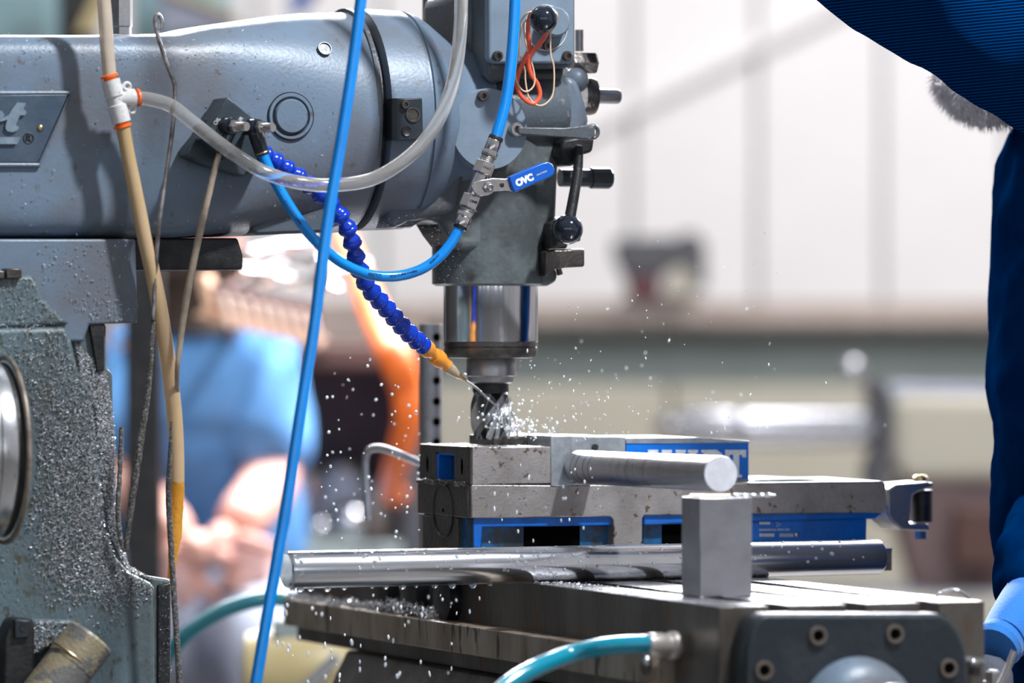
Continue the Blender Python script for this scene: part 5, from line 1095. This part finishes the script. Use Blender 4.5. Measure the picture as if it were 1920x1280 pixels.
# heap of chips on the table lip
hb = B()
for k in range(1300):
    f = random.random() ** 1.3; yy = .44 - f * .42; hgt = max(0, random.gauss(0, .002)) + (.0055 * math.exp(-((yy - .12) / .09) ** 2) * random.random() * 2)
    c = Vector((random.uniform(TX0 - .023, TX0 - .002), yy, TOP - .0415 + hgt)); sliver(hb, c, (random.uniform(-1, 1), -1, 1), random.uniform(.002, .006), random.uniform(.001, .0022), .3)
me = bpy.data.meshes.new('chip_heap'); hb.to_mesh(me); hb.free(); me.materials.append(M['chip']); o = bpy.data.objects.new('chip_heap', me); C.objects.link(o)
tag(o, 'glittering chips heaped on the lip along the side of the table', 'chips', kind='stuff')
hb = B()
for k in range(500):
    y0 = random.uniform(-.42, .05) if random.random() < .5 else random.gauss(-.12, .05); c = Vector((TX0 + abs(random.gauss(0, .016)), y0, TOP + .0004)); sliver(hb, c, (0, 0, 1), random.uniform(.0012, .004), random.uniform(.0006, .0014), .3)
me = bpy.data.meshes.new('table_chips'); hb.to_mesh(me); hb.free(); me.materials.append(M['chip']); o = bpy.data.objects.new('table_chips', me); C.objects.link(o)
tag(o, 'fine wet chips strewn along the left edge of the table top', 'chips', kind='stuff')

def drops(name, items, m, label, cat='drops'):
    bm = B(); base_ = []
    for (c, r, stretch, d) in items:
        x, y, z = frame_of(d)
        mt = Matrix((( x.x * r, y.x * r, z.x * r * stretch, c.x), (x.y * r, y.y * r, z.y * r * stretch, c.y), (x.z * r, y.z * r, z.z * r * stretch, c.z), (0, 0, 0, 1)))
        bmesh.ops.create_icosphere(bm, subdivisions=1 if r < .0009 else 2, radius=1, matrix=mt)
    me = bpy.data.meshes.new(name); bm.to_mesh(me); bm.free(); me.materials.append(M[m])
    for p in me.polygons: p.use_smooth = True
    o = bpy.data.objects.new(name, me); C.objects.link(o); return tag(o, label, cat, kind='stuff')
it = []
cc = (925, 775)
for k in range(150):                                   # dense splash round the cutter
    a = random.uniform(-PI, 0) if random.random() < .7 else random.uniform(-.5, .5); rr = abs(random.gauss(0, 46))
    x = 948 + rr * math.cos(a) * 1.1; y = 805 + rr * math.sin(a) * .9
    it.append((P(x, y, D=4.97 + random.uniform(-.05, .05)), random.uniform(.0004, .0014), random.uniform(1, 1.6), (random.gauss(0, 1), 0, random.gauss(0, 1))))
for k in range(170):                                   # spray flying to the right
    x = 960 + abs(random.gauss(0, 210)); y = 830 - abs(random.gauss(0, 130)) - random.random() * 20
    if y < 560: continue
    it.append((P(x, y, D=4.95 + random.uniform(-.2, .3)), random.uniform(.0003, .0009), random.uniform(1, 2.6), (random.gauss(0, .5), 0, 1)))
for k in range(95):                                    # spray to the left
    x = random.uniform(600, 790); y = random.uniform(670, 1015)
    it.append((P(x, y, D=4.8 + random.uniform(-.2, .35)), random.uniform(.0006, .0015), random.uniform(1, 1.3), (random.gauss(0, .5), 0, 1)))
for k in range(60):                                    # dripping below the long rod
    x = random.uniform(510, 900); y = random.uniform(1115, 1280)
    it.append((P(x, y, D=4.75 + random.uniform(-.15, .2)), random.uniform(.0006, .0013), random.uniform(1.4, 2.8), (random.gauss(0, .12), 0, 1)))
for k in range(30):
    x = random.uniform(1050, 1480); y = random.uniform(430, 640)
    it.append((P(x, y, D=4.95), random.uniform(.0002, .0005), random.uniform(1, 2.5), (random.gauss(0, .6), 0, 1)))
for k in range(26):
    x = random.uniform(890, 1140); y = random.uniform(860, 1018)
    it.append((P(x, y, D=4.75 + random.uniform(-.1, .05)), random.uniform(.0004, .001), random.uniform(1.5, 3), (random.gauss(0, .15), 0, 1)))
drops('coolant_spray', it, 'spray', 'white coolant droplets flying around the cutter and the vise')
it = []
axr = (rbp - ra).normalized(); sx = axr.cross(U).normalized()
Lr = (rbp - ra).length
for k in range(190):                                   # beads on the long rod
    f = random.betavariate(1.1, 1.6); th = random.uniform(-.3, 1.5); nrm = (sx * math.cos(th) + U * math.sin(th)); 
    if nrm.dot(F) > 0: nrm = nrm - 2 * F * nrm.dot(F) * 1
    nrm = (nrm - axr * nrm.dot(axr)).normalized()
    it.append((ra + axr * Lr * f + nrm * .016, random.uniform(.0006, .0021), .35, nrm))
drops('water_beads', it, 'water', 'clear water beads sitting on the long polished bar')
it = []
for x in (548, 562, 580, 610, 640, 690, 715, 745, 770, 804, 836, 874, 905):
    f = (x - 536) / (1648 - 536); it.append((ra + axr * Lr * f - U * .0165, random.uniform(.0014, .0034), random.uniform(.8, 1.1), U))
drops('hanging_drops', it, 'water', 'row of clear drops hanging from the underside of the long polished bar')
it = []
for k in range(120):
    x = random.uniform(888, 1150); y = random.uniform(842, 962)
    if 1030 < x and y < 912: continue
    it.append((P(x, y, Y=YV - .0001), random.uniform(.0003, .0012), .4, NY))
for k in range(90):
    x = random.uniform(1075, 1320); th = random.uniform(.2, 1.6)
    f = (x - 1075) / 278; c = b0.lerp(b1, f); nrm = Vector((-math.cos(th), 0, math.sin(th))); it.append((c + nrm * .0153, random.uniform(.0003, .0010), .4, nrm))
for k in range(70):
    c = Vector((random.uniform(X0, PX(1034, YV)), random.uniform(YV, YE), zA + .0002)); it.append((c, random.uniform(.0006, .0022), .5, U))
drops('vise_beads', it, 'water', 'clear beads of coolant on the vise and the short bar')
# films of coolant running down at the cutter
wf = B()
for k in range(5):
    a = random.uniform(0, 2 * PI); x0 = 940 + random.uniform(-8, 20)
    tube(wf, [P(x0, 742 + random.uniform(0, 25), Y=-.02), P(x0 + random.uniform(-6, 6), 780, Y=-.022), P(x0 + random.uniform(-20, 16), 822, Y=-.026)], [random.uniform(.0008, .002), random.uniform(.001, .0024), random.uniform(.001, .003)], seg=8, n=6, rough=.25)
tag(mk('coolant_streams', wf, 'water'), 'clear coolant running down over the flutes of the cutter', 'water', kind='stuff')
